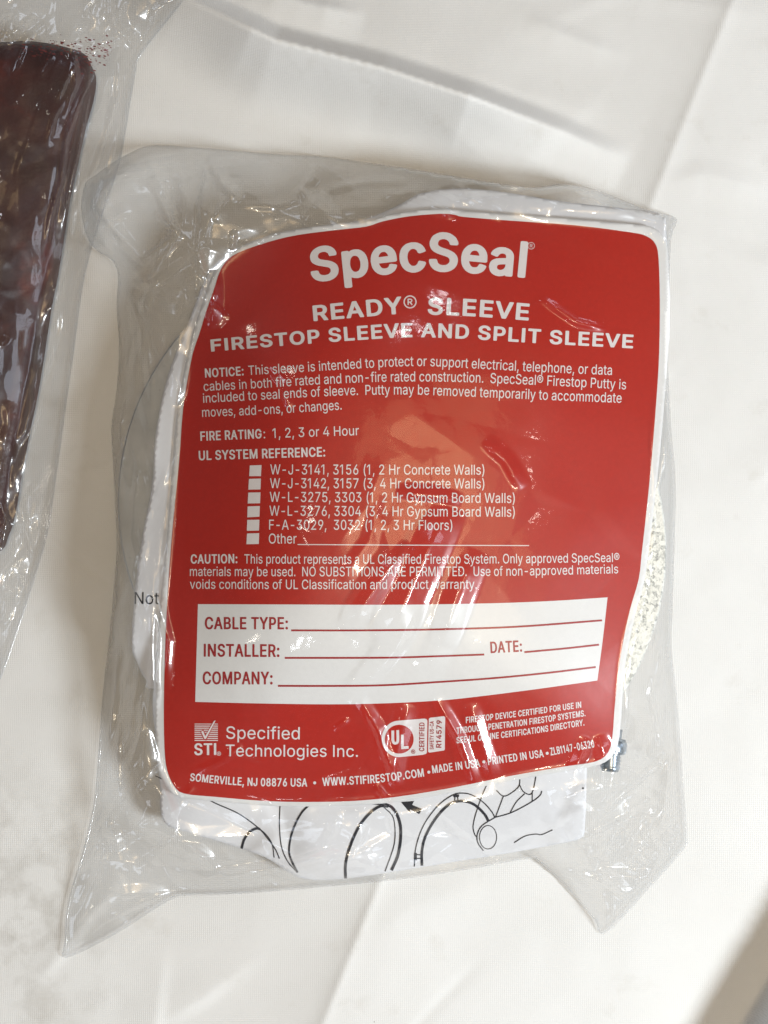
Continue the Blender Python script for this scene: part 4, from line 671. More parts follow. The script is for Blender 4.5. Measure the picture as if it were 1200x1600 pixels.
for t, y0, x1, y1 in (('W-J-3141, 3156 (1, 2 Hr Concrete Walls)', 741.2, 756.7, 741.8), ('W-J-3142, 3157 (3, 4 Hr Concrete Walls)', 762.7, 756.7, 763.3), ('W-L-3275, 3303 (1, 2 Hr Gypsum Board Walls)', 784, 804.3, 786),
                      ('W-L-3276, 3304 (3, 4 Hr Gypsum Board Walls)', 805.7, 804.3, 807.5), ('F-A-3029,  3032 (1, 2, 3 Hr Floors)', 827.6, 706.7, 828.3), ('Other', 849.3, 463.3, 849.3)):
    x0 = 422.3 - (y0 - 741.2) * 0.021
    k.run('R', t, [(x0, y0), ((x0 + x1) / 2, (y0 + y1) / 2), (x1, y1)], 15.6)
k.stroke([(465, 850.8), (640, 851.8), (826.7, 852.5)], 1.4)
k.make('rating_lettering', label_z, T, M_INK, label, 12)
for q in ([(331, 262), (386, 260), (383, 312), (328, 312)], [(327, 325), (383, 323), (381, 374), (324, 375)], [(324, 389), (381, 388), (379, 439), (321, 440)],
          [(321, 454), (378, 452), (376, 502), (319, 505)], [(319, 517), (376, 516), (374, 567), (317, 568)], [(318, 581), (375, 579), (373, 630), (315, 631)]):
    k = Ink(); k.poly([[(280 + x / 3, 640 + y / 3) for x, y in q]]); k.make('check_box', label_z, T, M_INK, label, 6)
k = Ink()
k.run('B', 'CAUTION:', [(298, 880.7), (335, 880.5), (371, 880)], 14.5)
k.run('R', 'This product represents a UL Classified Firestop System. Only approved SpecSeal®', [(381.7, 880.5), (560, 881), (743, 880.7), (860, 879.5), (968, 878)], [14.5, 15, 15, 14])
k.run('R', 'materials may be used.  NO SUBSTITIONS ARE PERMITTED.  Use of non-approved materials', [(296.7, 900), (520, 900.5), (760, 900), (880, 898), (966, 895.7)], [14.5, 15, 15, 14])
k.run('R', 'voids conditions of UL Classification and product warranty.', [(296.7, 920), (520, 920.5), (745, 920)], 14.8)
k.make('caution_lettering', label_z, T, M_INK, label, 12)
k = Ink()
k.run('B', 'CABLE TYPE:', [(320, 983.3), (450, 983.5)], 19.3); k.run('B', 'INSTALLER:', [(318.3, 1026), (436.7, 1026.7)], 20)
k.run('B', 'DATE:', [(766.7, 1020.7), (816, 1018.3)], 18); k.run('B', 'COMPANY:', [(316.7, 1069.3), (426, 1069.5)], 20)
k.stroke([(455, 985), (570, 985), (680, 983.5), (806.7, 979.3), (940.7, 969.3)], 3); k.stroke([(445, 1028), (600, 1027.7), (680, 1025.5), (756.7, 1022.7)], 3)
k.stroke([(819.3, 1019), (880, 1013.5), (936, 1007.3)], 3); k.stroke([(434.3, 1071.7), (520, 1071.8), (600, 1070.7), (680, 1066), (766.7, 1060), (850, 1052), (931, 1042.3)], 3)
k.make('form_lettering', label_z, T + 0.02, M_DARKRED, box, 12)
k = Ink()
for i in range(9):
    y = 1131.3 + i * 3.2
    k.stroke([(304, y), (340.5, y)], 1.5 if i else 1.1, 2)
k.run('B', 'STI', [(303.5, 1180), (338, 1179.6)], 18.5).regist(342, 1177.5, 2.9, 0.7)
k.make('stripe_emblem', label_z, T, M_INK, label, 8)
k = Ink(); k.poly([[(280 + x / 3, 920 + y / 3) for x, y in [(98, 668), (113, 660), (124, 682), (160, 618), (174, 614), (127, 712), (114, 706)]]]); k.make('check_mark_outline', label_z, T + 0.03, M_RED, label, 8)
k = Ink(); k.poly([[(280 + x / 3, 920 + y / 3) for x, y in [(103, 670), (112, 665), (122, 691), (163, 620), (171, 617), (125, 705), (118, 703)]]]); k.make('check_mark', label_z, T + 0.06, M_INK, label, 8)
k = Ink(); k.run('R', 'Specified', [(353.3, 1154.3), (468.3, 1155.3)], 19.3); k.run('R', 'Technologies Inc.', [(352.7, 1181.7), (450, 1182.3), (559.3, 1182.7)], 18.4)
k.make('company_lettering', label_z, T, M_INK, label, 10)
# certification mark
t = np.linspace(math.radians(92), math.radians(270), 24)
badge = [(623.5 + 27 * math.cos(a), 1154.5 - 28.5 * math.sin(a)) for a in t]
k = Ink(); k.poly([badge + [(660, 1179.5), (665.5, 1178), (667, 1176), (667.8, 1126), (666, 1123.4), (663, 1122.8)]])
mark = k.make('certification_mark', label_z, T, M_INK, label, 8)
k = Ink(); k.poly([[(670, 1123.4), (672, 1121.5), (693.5, 1119), (695.6, 1120.5), (695, 1171), (693.6, 1172.6), (671, 1176), (668.9, 1174.5)]]); k.make('number_plate', label_z, T, M_INK, mark, 8)
Ink().disc(623.8, 1155, 22.6).make('red_disc', label_z, T + 0.03, M_RED, mark, 8)
k = Ink(); k.stroke([(613.8, 1141.5), (613.9, 1156), (615.5, 1160.6), (619, 1161), (621.6, 1157.5), (621.4, 1140.8)], 4.3, 5); k.stroke([(628.6, 1148), (628.9, 1170.2)], 4.3, 2); k.stroke([(627, 1168.6), (638.5, 1167.6)], 4.2, 2)
k.make('lettering', label_z, T + 0.06, M_INK, mark, 8)
k = Ink(); k.run('B', 'CERTIFIED', [(663, 1174), (663.3, 1129)], 8.2); k.run('B', 'SAFETY US-CA', [(677.6, 1171), (677.8, 1127)], 6.2); k.run('B', 'R14579', [(689.6, 1168.5), (690.4, 1125.5)], 8.2)
k.regist(645.7, 1174.5, 2.9, 0.8); k.make('lettering', label_z, T + 0.06, M_DARKRED, mark, 8)
k = Ink()
k.run('B', 'FIRESTOP DEVICE CERTIFIED FOR USE IN', [(728, 1130), (820, 1118.5), (908.3, 1105.7)], 9.6, 0.10); k.run('B', 'THROUGH-PENETRATION FIRESTOP SYSTEMS.', [(713.3, 1146.7), (820, 1133.5), (915, 1119)], 9.8, 0.10); k.run('B', 'SEE UL ONLINE CERTIFICATIONS DIRECTORY.', [(713.3, 1161.7), (820, 1148.5), (913.3, 1133.5)], 9.8, 0.10)
k.make('directory_lettering', label_z, T, M_INK, label, 12)
k = Ink()
k.run('B', 'SOMERVILLE, NJ 08876 USA', [(296.5, 1220), (350, 1225.5), (400, 1228.3), (480, 1229.2)], [12, 12.8, 13]); k.run('B', 'WWW.STIFIRESTOP.COM', [(504, 1228.3), (573, 1224.5), (620, 1219.5), (663, 1213.3)], [13, 13])
k.run('B', 'MADE IN USA', [(676, 1208.5), (750.7, 1198.3)], 12.4); k.run('B', 'PRINTED IN USA', [(763, 1195.5), (850, 1182.8)], 12); k.run('B', 'ZLB1147-06320', [(860.7, 1180.5), (929.3, 1167.7)], 12)
for x, y in ((491.7, 1223.2), (670, 1206.5), (756, 1190.5), (855, 1177)): k.disc(x, y, 2.4, 12)
k.make('address_lettering', label_z, T, M_INK, label, 12)

Ink().run('R', 'Not', [(210.3, 943.6), (248, 944.2)], 18.6).make('lettering', folded_z, 0.08, M_BLACK, folded, 10)
k = Ink(); z7 = lambda q: [(340 + x / 3, 1200 + y / 3) for x, y in q]; z8 = lambda q: [(600 + x / 3, 1180 + y / 3) for x, y in q]
for q, w in (([(-40, 150), (0, 170), (100, 215), (190, 280), (230, 325), (270, 380), (290, 425)], 1.4), ([(190, 280), (225, 310), (255, 355), (265, 420)], 1.2), ([(112, 378), (125, 335), (150, 300), (180, 284), (200, 287)], 3),
             ([(293, 160), (290, 270), (300, 370), (330, 440), (375, 490)], 1.4), ([(443, 160), (390, 215), (350, 300), (335, 380), (345, 430), (375, 490)], 2.5), ([(600, 518), (600, 450), (620, 370), (660, 280), (710, 215), (760, 180), (800, 180)], 3.4),
             ([(680, 160), (790, 172), (830, 200), (855, 260), (858, 330), (845, 410), (815, 480)], 3.6), ([(780, 185), (820, 225), (832, 290), (825, 370), (785, 485)], 1.3)):
    k.stroke(z7(q), w * 1.3)
k.poly([z7([(860, 160), (921, 155), (912, 173), (960, 193), (945, 216), (901, 194), (904, 213)])])
for q, w in (([(142, 522), (150, 430), (185, 330), (250, 240), (320, 188), (370, 178), (420, 190), (470, 225), (505, 265), (520, 292)], 1.4), ([(178, 518), (178, 450), (195, 380), (240, 300), (300, 235), (360, 215), (420, 230), (470, 275), (490, 310)], 3.2),
             ([(333, 195), (331, 212)], 1.3), ([(345, 195), (347, 212)], 1.3), ([(153, 466), (178, 468)], 1.3), ([(153, 485), (178, 483)], 1.3), ([(520, 292), (600, 268), (690, 220), (730, 190), (740, 168)], 1.4),
             ([(520, 292), (460, 330), (438, 370), (440, 410), (466, 448)], 1.4), ([(510, 85), (470, 165), (435, 260), (418, 330), (425, 370), (437, 385)], 1.3), ([(527, 165), (560, 192), (600, 175), (635, 138), (632, 65)], 1.3),
             ([(635, 138), (655, 172), (695, 175), (720, 50)], 1.3), ([(695, 175), (695, 215)], 1.3), ([(560, 192), (523, 290)], 1.3), ([(660, 180), (620, 220), (592, 268)], 1.3), ([(610, 410), (660, 380), (710, 370), (740, 372), (790, 350)], 1.3)):
    k.stroke(z8(q), w * 1.3)
k.poly([z8([(323, 184), (353, 184), (351, 197), (326, 197)])]); k.poly([z8([(141, 458), (154, 458), (154, 493), (140, 493)])])
k.ring(*z8([(488, 385)])[0], 13.4, 1.4, ry=18.4); k.disc(*z8([(933, 155)])[0], 1.5, 10); k.stroke([(242, 1212), (255, 1218)], 1.2, 2)
k.make('line_drawing', leaflet_z, 0.10, M_BLACK, leaflet, 10)

# ------------------------------------------------------------------ bolt
def bolt():
    a, b = place(957, 1139, 3.4), place(953, 1205, 3.2); e = empty('bolt', a)
    ax = (b - a); L = float(np.linalg.norm(ax)); ax /= L; u = np.cross(ax, [0, 0, 1]); u /= np.linalg.norm(u); w = np.cross(ax, u)
    def tube(prof, N, helix=0.0):
        V, Fc = [], []
        for s, r in prof:
            for i in range(N):
                t = 2 * math.pi * i / N; V.append(a + ax * s + (u * math.cos(t) + w * math.sin(t)) * r)
        for j in range(len(prof) - 1):
            for i in range(N):
                Fc.append((j * N + i, j * N + (i + 1) % N, (j + 1) * N + (i + 1) % N, (j + 1) * N + i))
        Fc.append(tuple(range(N))[::-1]); Fc.append(tuple((len(prof) - 1) * N + i for i in range(N)))
        return V, Fc
    r = 2.5 * MM; prof = [(0, r)]; s = 0.004
    while s < L - 0.0008:
        prof += [(s, r * 0.86), (s + 0.0004, r)]; s += 0.0008
    prof += [(L, r * 0.80)]
    # threads lean: shift each ring's points a little along the axis
    V, Fc = tube(prof, 28); N = 28
    for j in range(1, len(prof) - 1):
        for i in range(N): V[j * N + i] = V[j * N + i] + ax * (0.0008 * (i / N - 0.5) * (1 if i < N else 0)) * math.sin(math.pi * i / N)
    adopt(link('threaded_shank', mesh('threaded_shank', V, Fc), None, M_STEEL), e)
    V, Fc = tube([(0.0022, 2.2 * MM), (0.0024, 3.3 * MM), (0.0034, 3.75 * MM), (0.0052, 3.75 * MM), (0.0060, 3.4 * MM), (0.0062, 2.4 * MM)], 6 * 5)
    adopt(link('nut', mesh('nut', V, Fc), None, M_STEEL), e)
    return tag(e, 'small dark steel bolt poking out under the lower right corner of the red label', 'bolt')
bolt()

# ------------------------------------------------------------------ clear bags
RNG = random.Random(7)
def relax(outline, obstacle, rim, step=6, iters=1600, puff=None):
    """a film stretched from its rim over what lies inside; returns a sampler px,py -> mm"""
    o = np.array(outline); x0, y0 = o.min(0) - 2 * step; x1, y1 = o.max(0) + 2 * step
    xs = np.arange(x0, x1 + step, step); ys = np.arange(y0, y1 + step, step); X, Y = np.meshgrid(xs, ys)
    P = np.stack([X.ravel(), Y.ravel()], 1); ins = inside(P, o).reshape(X.shape); ob = obstacle(X, Y); rz = rim(X, Y)
    z = np.where(ins, np.maximum(ob, rz), rz)
    pf = puff(X, Y) if puff else 0.0
    for it in range(iters):
        a = 0.25 * (np.roll(z, 1, 0) + np.roll(z, -1, 0) + np.roll(z, 1, 1) + np.roll(z, -1, 1))
        z = np.where(ins, np.maximum(a + pf, ob), rz)
    for it in range(2):
        a = 0.25 * (np.roll(z, 1, 0) + np.roll(z, -1, 0) + np.roll(z, 1, 1) + np.roll(z, -1, 1)); z = np.where(ins, np.maximum(a, ob - 0.3), rz)
    def f(px, py):
        u = np.clip((np.asarray(px) - xs[0]) / step, 0, len(xs) - 1.001); v = np.clip((np.asarray(py) - ys[0]) / step, 0, len(ys) - 1.001)
        i = u.astype(int); j = v.astype(int); u = u - i; v = v - j
        return (z[j, i] * (1 - u) + z[j, i + 1] * u) * (1 - v) + (z[j + 1, i] * (1 - u) + z[j + 1, i + 1] * u) * v
    return f
def tents(px, py, lst):
    """sharp little creases: each (line, width, width, mm)"""
    z = np.zeros(len(px)); P = np.stack([px, py], 1)
    for line, w1, w2, amp in lst:
        ln = np.array(line, float); lo = ln.min(0) - max(w1, w2) - 2; hi = ln.max(0) + max(w1, w2) + 2
        m = (P[:, 0] > lo[0]) & (P[:, 0] < hi[0]) & (P[:, 1] > lo[1]) & (P[:, 1] < hi[1])
        if not m.any(): continue
        d, _, s, a = seg_dist(P[m], ln, closed=False); w = np.where(s < 0, w1, w2)
        z[m] += amp * np.clip(1 - d / w, 0, 1) * np.clip(np.minimum(a, 1 - a) / 0.25, 0, 1) ** 0.8
    return z
def random_creases(n, boxr, ang, spread, length, width, amp):
    out = []
    x0, y0, x1, y1 = boxr
    for _ in range(n):
        x, y = RNG.uniform(x0, x1), RNG.uniform(y0, y1); t = math.radians(ang + RNG.uniform(-spread, spread)); L = RNG.uniform(*length)
        c, s = math.cos(t) * L / 2, math.sin(t) * L / 2; bend = RNG.uniform(-.12, .12) * L
        out.append(([(x - c, y - s), (x - s * .2 * 0 - bend * math.sin(t), y + bend * math.cos(t)), (x + c, y + s)], RNG.uniform(*width), RNG.uniform(*width), RNG.uniform(*amp)))
    return out

def seam(name, outline, zf, w, parent, mat, lift=0.25):
    """the welded double edge of a bag: a narrow band just inside its outline"""
    o = np.array(outline); t = np.roll(o, -1, 0) - np.roll(o, 1, 0); t /= np.hypot(*t.T)[:, None] + 1e-9
    n = np.stack([-t[:, 1], t[:, 0]], 1)
    if not inside((o + n * 0.5), o).mean() > 0.5: n = -n
    rows = [o + n * k for k in (0.0, w * 0.35, w * 0.7, w)]; hs = (0.0, 0.14, 0.14, 0.0); V = []
    for r, h in zip(rows, hs): V.append(place(r[:, 0], r[:, 1], zf(r[:, 0], r[:, 1]) + lift + h))
    m = len(o); V = np.vstack(V)
    Fc = [(k * m + i, k * m + (i + 1) % m, (k + 1) * m + (i + 1) % m, (k + 1) * m + i) for k in range(3) for i in range(m)]
    return adopt(link(name, mesh(name, V, Fc), None, mat), parent)

class Facets:
    """crumpled film: flat facets between random points of random height (0..1)"""
    def __init__(s, boxr, gap, seed, ang=0.0, stretch=1.0):
        rng = np.random.RandomState(seed); x0, y0, x1, y1 = boxr; s.c = np.array([(x0 + x1) / 2, (y0 + y1) / 2])
        t = math.radians(ang); s.R = np.array([[math.cos(t), math.sin(t)], [-math.sin(t), math.cos(t)]]) / np.array([[stretch], [1.0]])
        half = np.hypot(x1 - x0, y1 - y0) / 2 + 2 * gap; hx = half / stretch + 2 * gap
        n = int(2 * hx * 2 * half / gap ** 2 * 1.15)
        pts = np.stack([rng.uniform(-hx, hx, n), rng.uniform(-half, half, n)], 1); keep = []
        cell = {}
        for p in pts:
            k = (int(p[0] // (gap * .6)), int(p[1] // (gap * .6)))
            if k in cell: continue
            cell[k] = 1; keep.append(p)
        pts = np.array(keep); z = rng.rand(len(pts))
        V, _, T, o, *_ = delaunay_2d_cdt([Vector(p) for p in pts.tolist()], [], [], 0, 1e-6)
        s.V = np.array([tuple(v) for v in V]); s.T = np.array([tuple(f) for f in T]); s.z = np.array([z[q[0]] for q in o])
    def __call__(s, px, py):
        P = (np.stack([px, py], 1) - s.c) @ s.R.T; out = np.zeros(len(P))
        h = 20.0; key = np.floor(P / h).astype(int); off = key.min(0); key -= off; W = key[:, 0].max() + 1
        flat = key[:, 0] + key[:, 1] * W; order = np.argsort(flat, kind='stable'); sf = flat[order]
        for t in s.T:
            a, b, c = s.V[t]; lo = np.floor(np.minimum(np.minimum(a, b), c) / h).astype(int) - off; hi = np.floor(np.maximum(np.maximum(a, b), c) / h).astype(int) - off
            if hi[0] < 0 or lo[0] >= W or hi[1] < 0 or lo[1] * W > sf[-1]: continue
            idx = [order[np.searchsorted(sf, max(lo[0], 0) + j * W):np.searchsorted(sf, min(hi[0], W - 1) + j * W, 'right')] for j in range(max(lo[1], 0), hi[1] + 1)]
            idx = np.concatenate(idx) if idx else np.zeros(0, int)
            if not len(idx): continue
            q = P[idx]; d = (b[1] - c[1]) * (a[0] - c[0]) + (c[0] - b[0]) * (a[1] - c[1])
            if abs(d) < 1e-9: continue
            u = ((b[1] - c[1]) * (q[:, 0] - c[0]) + (c[0] - b[0]) * (q[:, 1] - c[1])) / d; v = ((c[1] - a[1]) * (q[:, 0] - c[0]) + (a[0] - c[0]) * (q[:, 1] - c[1])) / d
            m = (u >= -1e-9) & (v >= -1e-9) & (u + v <= 1 + 1e-9)
            out[idx[m]] = u[m] * s.z[t[0]] + v[m] * s.z[t[1]] + (1 - u[m] - v[m]) * s.z[t[2]]
        return out
def sstep(x, a, b):
    t = np.clip((x - a) / (b - a), 0, 1); return t * t * (3 - 2 * t)

BAG_OUT = smooth_poly([(133, 287), (150, 273), (176, 254), (205, 238), (240, 227), (330, 232), (420, 240), (500, 244), (560, 252), (640, 263), (740, 280), (830, 292), (880, 287), (930, 296), (980, 315), (1012, 328), (1057, 341), (1049, 372), (1046, 450), (1044, 560), (1050, 680), (1056, 760), (1053, 900), (1050, 1010), (1058, 1090), (1065, 1180), (1070, 1250), (1074, 1308), (1068, 1328), (1010, 1393), (946, 1459), (930, 1438), (905, 1410), (880, 1382), (850, 1354), (828, 1342), (740, 1357), (640, 1372), (560, 1381), (480, 1388), (400, 1395), (340, 1398), (282, 1400), (235, 1425), (180, 1460), (103, 1497), (101, 1470), (106, 1410), (128, 1335), (145, 1262), (152, 1200), (160, 1090), (170, 1000), (178, 915), (182, 850), (180, 790), (176, 715), (174, 665), (182, 610), (186, 540), (182, 480), (184, 430), (174, 406), (152, 392), (135, 368), (127, 325)], 4)
BOLT_OB = lambda X, Y: np.where(np.hypot((X - 960) / 1.0, (Y - 1165) / 2.0) < 26, 7.6, -9.0)
def bag_obstacle(X, Y):
    P = np.stack([X.ravel(), Y.ravel()], 1); sh = X.shape
    z = cloth_z(X, Y) + 0.9
    for out, f in ((LABEL_OUT, label_z), (FOLDED_OUT, folded_z), (LEAF_OUT, leaflet_z)):
        d, near, _, _ = seg_dist(P, out[::2]); m = inside(P, out); q = np.where(m[:, None], P, near); d = np.where(m, 0, d)
        ok = d < 60; h = np.full(len(P), -9.0); h[ok] = f(q[ok, 0], q[ok, 1]) + 0.6 - 0.30 * np.maximum(d[ok] - 7, 0)
        z = np.maximum(z, h.reshape(sh))
    return np.maximum(np.maximum(z, flange_obstacle(X, Y) + 0.5), BOLT_OB(X, Y))
def bag_puff(X, Y):
    P = np.stack([X.ravel(), Y.ravel()], 1); d, _, _, _ = seg_dist(P, LABEL_OUT[::3]); m = inside(P, LABEL_OUT)
    return np.where(m, 0, 0.026 * np.clip(d / 12, 0, 1)).reshape(X.shape) * np.where((Y > 1180) | (X > 900), 0.45, 1.0)
bag_rest = relax(BAG_OUT, bag_obstacle, lambda X, Y: cloth_z(X, Y) + 0.7, puff=bag_puff)
CREASES = [([(133, 288), (200, 272), (282, 256)], 7, 9, 2.2), ([(140, 300), (165, 340), (200, 385), (235, 420)], 14, 8, 2.0), ([(215, 285), (300, 262), (420, 258)], 12, 20, 1.4),
           ([(232, 275), (262, 335), (270, 370), (205, 425)], 16, 9, 2.4), ([(240, 330), (268, 350), (282, 372)], 10, 8, 1.8), ([(275, 372), (240, 430), (218, 500)], 12, 8, 1.6),
           ([(325, 240), (345, 285), (375, 315)], 15, 10, 2.0), ([(505, 238), (490, 275), (455, 315)], 14, 12, 2.2), ([(365, 360), (362, 390)], 7, 6, 1.0), ([(290, 380), (310, 400), (318, 430)], 8, 6, 1.0),
           ([(185, 470), (225, 440), (285, 400), (330, 380)], 12, 16, 1.6), ([(230, 455), (290, 470), (340, 460)], 14, 9, 1.3),
           ([(216, 720), (214, 760), (208, 800), (206, 860)], 6, 9, 1.2), ([(186, 1000), (180, 1080), (168, 1160)], 9, 12, 1.6), ([(190, 780), (184, 850), (178, 960), (168, 1040)], 5, 6, 1.1),
           ([(640, 850), (606, 890), (575, 935), (540, 990)], 22, 14, 1.3), ([(700, 790), (670, 860), (640, 930), (600, 1010)], 34, 26, 1.7), ([(660, 940), (620, 1010), (570, 1070), (545, 1100)], 18, 22, 1.3),
           ([(420, 575), (440, 600), (452, 640)], 10, 7, 0.9), ([(620, 770), (680, 775), (720, 785)], 16, 10, 0.8), ([(755, 690), (790, 720), (815, 765)], 18, 10, 0.8), ([(845, 465), (900, 503), (950, 515)], 8, 8, 0.8),
           ([(680, 1090), (720, 1160), (745, 1230)], 14, 10, 1.0), ([(560, 1090), (590, 1140), (620, 1230)], 14, 10, 1.1), ([(520, 1140), (545, 1124)], 6, 6, 0.6), ([(585, 1225), (608, 1260), (615, 1300)], 8, 7, 1.2),
           ([(300, 1210), (345, 1190), (380, 1165)], 9, 9, 0.8), ([(300, 1372), (400, 1362), (480, 1345), (560, 1325)], 14, 10, 2.6), ([(455, 1345), (500, 1330), (520, 1300), (530, 1260)], 12, 10, 1.2),
           ([(160, 1295), (176, 1300), (185, 1330)], 14, 12, 1.6), ([(180, 1285), (240, 1330), (330, 1340), (420, 1352)], 22, 20, 1.3), ([(108, 1480), (160, 1440), (220, 1410), (300, 1390)], 8, 8, 1.0), ([(120, 1440), (150, 1370), (165, 1320)], 10, 8, 1.0),
           ([(908, 1313), (960, 1250), (1010, 1205), (1046, 1172)], 6, 9, 2.2), ([(905, 1316), (970, 1285), (1030, 1250)], 8, 12, 2.2), ([(1040, 1010), (1016, 1085), (1030, 1150), (1040, 1180)], 9, 7, 1.4), ([(1045, 1175), (1040, 1240), (1032, 1290)], 10, 8, 1.6),
           ([(935, 1340), (970, 1295), (1000, 1290)], 14, 12, 1.8), ([(1005, 1292), (1030, 1330), (1020, 1360)], 14, 10, 2.0), ([(990, 1320), (1022, 1352)], 9, 9, 1.3), ([(938, 1360), (975, 1395), (1000, 1410)], 16, 12, 1.5), ([(1030, 1310), (1070, 1322)], 6, 6, 1.2), ([(1040, 1300), (1072, 1312)], 5, 5, 1.0), ([(950, 1450), (990, 1412), (1010, 1390)], 5, 5, 0.7),
           ([(880, 286), (910, 305), (950, 318)], 9, 7, 1.5), ([(900, 290), (955, 300), (970, 318)], 8, 6, 1.3), ([(950, 305), (958, 325)], 6, 6, 1.0)]
CREASES = [(a, b, c, d * 1.35) for a, b, c, d in CREASES]
CREASES += [([(1003, 1225), (965, 1285), (936, 1340)], 34, 34, 3.4), ([(1050, 1238), (1012, 1300), (980, 1352)], 30, 30, 3.2), ([(1030, 1330), (1000, 1370), (975, 1405)], 22, 22, 2.0), ([(192, 1262), (160, 1300), (140, 1345)], 24, 24, 2.6),
            ([(300, 1378), (400, 1368), (490, 1350), (600, 1338)], 18, 14, 2.6), ([(690, 800), (660, 870), (620, 960), (585, 1020)], 30, 26, 1.6), ([(745, 860), (712, 930), (690, 1010)], 26, 22, 1.2), ([(640, 1100), (622, 1160), (612, 1230)], 18, 16, 1.3), ([(735, 1100), (752, 1160), (770, 1215)], 16, 16, 1.2)]
CREASES += random_creases(12, (165, 250, 420, 470), 40, 80, (60, 170), (8, 22), (1.0, 2.6)) + random_creases(16, (184, 480, 262, 1230), 90, 10, (90, 260), (5, 12), (0.6, 1.5)) + random_creases(8, (420, 262, 1000, 330), 12, 25, (60, 160), (6, 14), (0.6, 1.6))
CREASES += random_creases(9, (340, 560, 820, 1200), 112, 40, (50, 140), (12, 36), (0.10, 0.30)) + random_creases(5, (500, 780, 740, 1240), 114, 12, (110, 260), (14, 34), (0.3, 0.9))
CREASES += random_creases(15, (900, 1180, 1060, 1410), 140, 70, (50, 130), (7, 18), (0.9, 2.4)) + random_creases(12, (120, 1230, 460, 1460), 150, 30, (80, 220), (8, 22), (0.7, 1.8)) + random_creases(10, (1024, 700, 1058, 1150), 92, 8, (80, 220), (5, 10), (0.4, 1.0))
CREASES += random_creases(9, (450, 1240, 900, 1370), 165, 30, (70, 200), (8, 20), (0.4, 1.2))
BX = (90, 220, 1085, 1510)
F_BIG, F_MID, F_SMALL, F_LEFT, F_GLARE = Facets(BX, 62, 51, 40, 1.5), Facets(BX, 30, 52, 60, 1.4), Facets(BX, 13, 53, 20, 1.5), Facets((150, 350, 330, 1260), 34, 54, 92, 3.6), Facets((420, 600, 860, 1280), 34, 55, 112, 3.4)
def front_z(px, py, d):
    P = np.stack([px, py], 1); z = bag_rest(px, py); m = np.clip(d / 14, 0, 1)
    ld, _, _, _ = seg_dist(P, LABEL_OUT[::3]); ld = np.where(inside(P, LABEL_OUT), -ld, ld)
    off = sstep(ld, -14, 26)                                            # loose film away from the card
    left = off * (1 - sstep(px, 270, 360)) * sstep(py, 420, 560) * (1 - sstep(py, 1150, 1280))
    glare = np.exp(-(((px - 640 + (py - 900) * 0.25) / 95) ** 2 + ((py - 930) / 190) ** 2)) * (1 - off)
    hi = np.clip((z - cloth_z(px, py)) / 5.0, 0.25, 1.0); hi = np.maximum(hi, 1.15 * sstep(py, 1120, 1200) * sstep(px, 880, 960)); hi = np.maximum(hi, 0.5 * sstep(py, 1180, 1260) * (1 - sstep(px, 330, 430)))                  # less room to crumple where the bag is thin
    o2 = off * hi
    w = F_BIG(px, py) * 0.35 * (1 - off) + (F_BIG(px, py) - 0.25) * 8.5 * o2 * (1 - 0.7 * left) + F_MID(px, py) * 0.04 * (1 - off) + (F_MID(px, py) - 0.25) * 1.7 * o2 * (1 - 0.6 * left) + F_SMALL(px, py) * 0.10 * o2
    w += (F_LEFT(px, py) - 0.2) * 4.0 * left * hi + F_GLARE(px, py) * 0.75 * glare
    w = np.maximum(w, -0.25 * (z - cloth_z(px, py) - 0.9) * off)
    w += np.maximum(tents(px, py, CREASES), 0)
    return np.where(d <= 0, cloth_z(px, py) + 0.75, z + 0.15 + m * w + 0.2 * np.exp(-((d - 6) / 3.5) ** 2))
c = place(600, 900, 0); bag = tag(empty('plastic_bag', c), 'clear crinkled plastic bag lying flat around the red label card', 'plastic bag')
adopt(sheet('back_film', BAG_OUT, lambda x, y: cloth_z(x, y) + 0.45, 8, 0, M_FILM_BACK), bag)
adopt(sheet('front_film', BAG_OUT, front_z, 3, 0, M_FILM), bag)
seam('welded_edge', BAG_OUT, lambda x, y: cloth_z(x, y) + 0.75, 3.6, bag, M_SEAM)

ser = smooth_line([(284, 1400), (340, 1397), (400, 1394), (450, 1390), (505, 1385)], 14); k = Ink()
for i in range(len(ser) - 1):
    a, b = ser[i], ser[i + 1]; k.poly([[a, ((a + b) / 2 + (0, 2.6)), b, b + (0, -4.0), a + (0, -4.0)]])
adopt(k.make('serrated_edge', cloth_z, 1.25, M_SEAM, None, 0), bag)

# ------------------------------------------------------------------ putty in its own bag
PUTTY_OUT = smooth_poly([(-190, 70), (-60, 66), (0, 66), (40, 64), (78, 68), (108, 75), (128, 82), (138, 92), (140, 110), (135, 140), (124, 180), (112, 235), (100, 290), (90, 350), (80, 410), (68, 470), (58, 530), (47, 600), (35, 660), (22, 730), (12, 790), (0, 830), (-30, 862), (-190, 880)], 4)
def putty_z(px, py, d):
    return 13.5 - 4.0 * np.exp(-d / 10) + 1.0 * value_noise(px, py, 90, 31) + 0.5 * value_noise(px, py, 30, 32) * np.clip(d / 10, 0, 1)
putty = tag(sheet('putty_block', PUTTY_OUT, putty_z, 5, 0, M_PUTTY, floor=0.9), 'dark maroon putty slab in the clear bag at the left edge', 'putty')
def smear():
    k = Ink(); rng = random.Random(3)
    for q in range(330):
        x, y, rr = rng.uniform(30, 178), rng.gauss(76, 8), 0.25 + 1.1 * rng.random() ** 3
        if q < 90: x, y = rng.gauss(142, 14), rng.gauss(92, 10)
        n = 7; e = rng.uniform(1, 2.6)
        k.poly([[(x + rr * (1 + .5 * rng.random()) * math.cos(2 * math.pi * i / n) * e, y + rr * math.sin(2 * math.pi * i / n) + rr * e * .3 * math.cos(2 * math.pi * i / n)) for i in range(n)]])
    return k
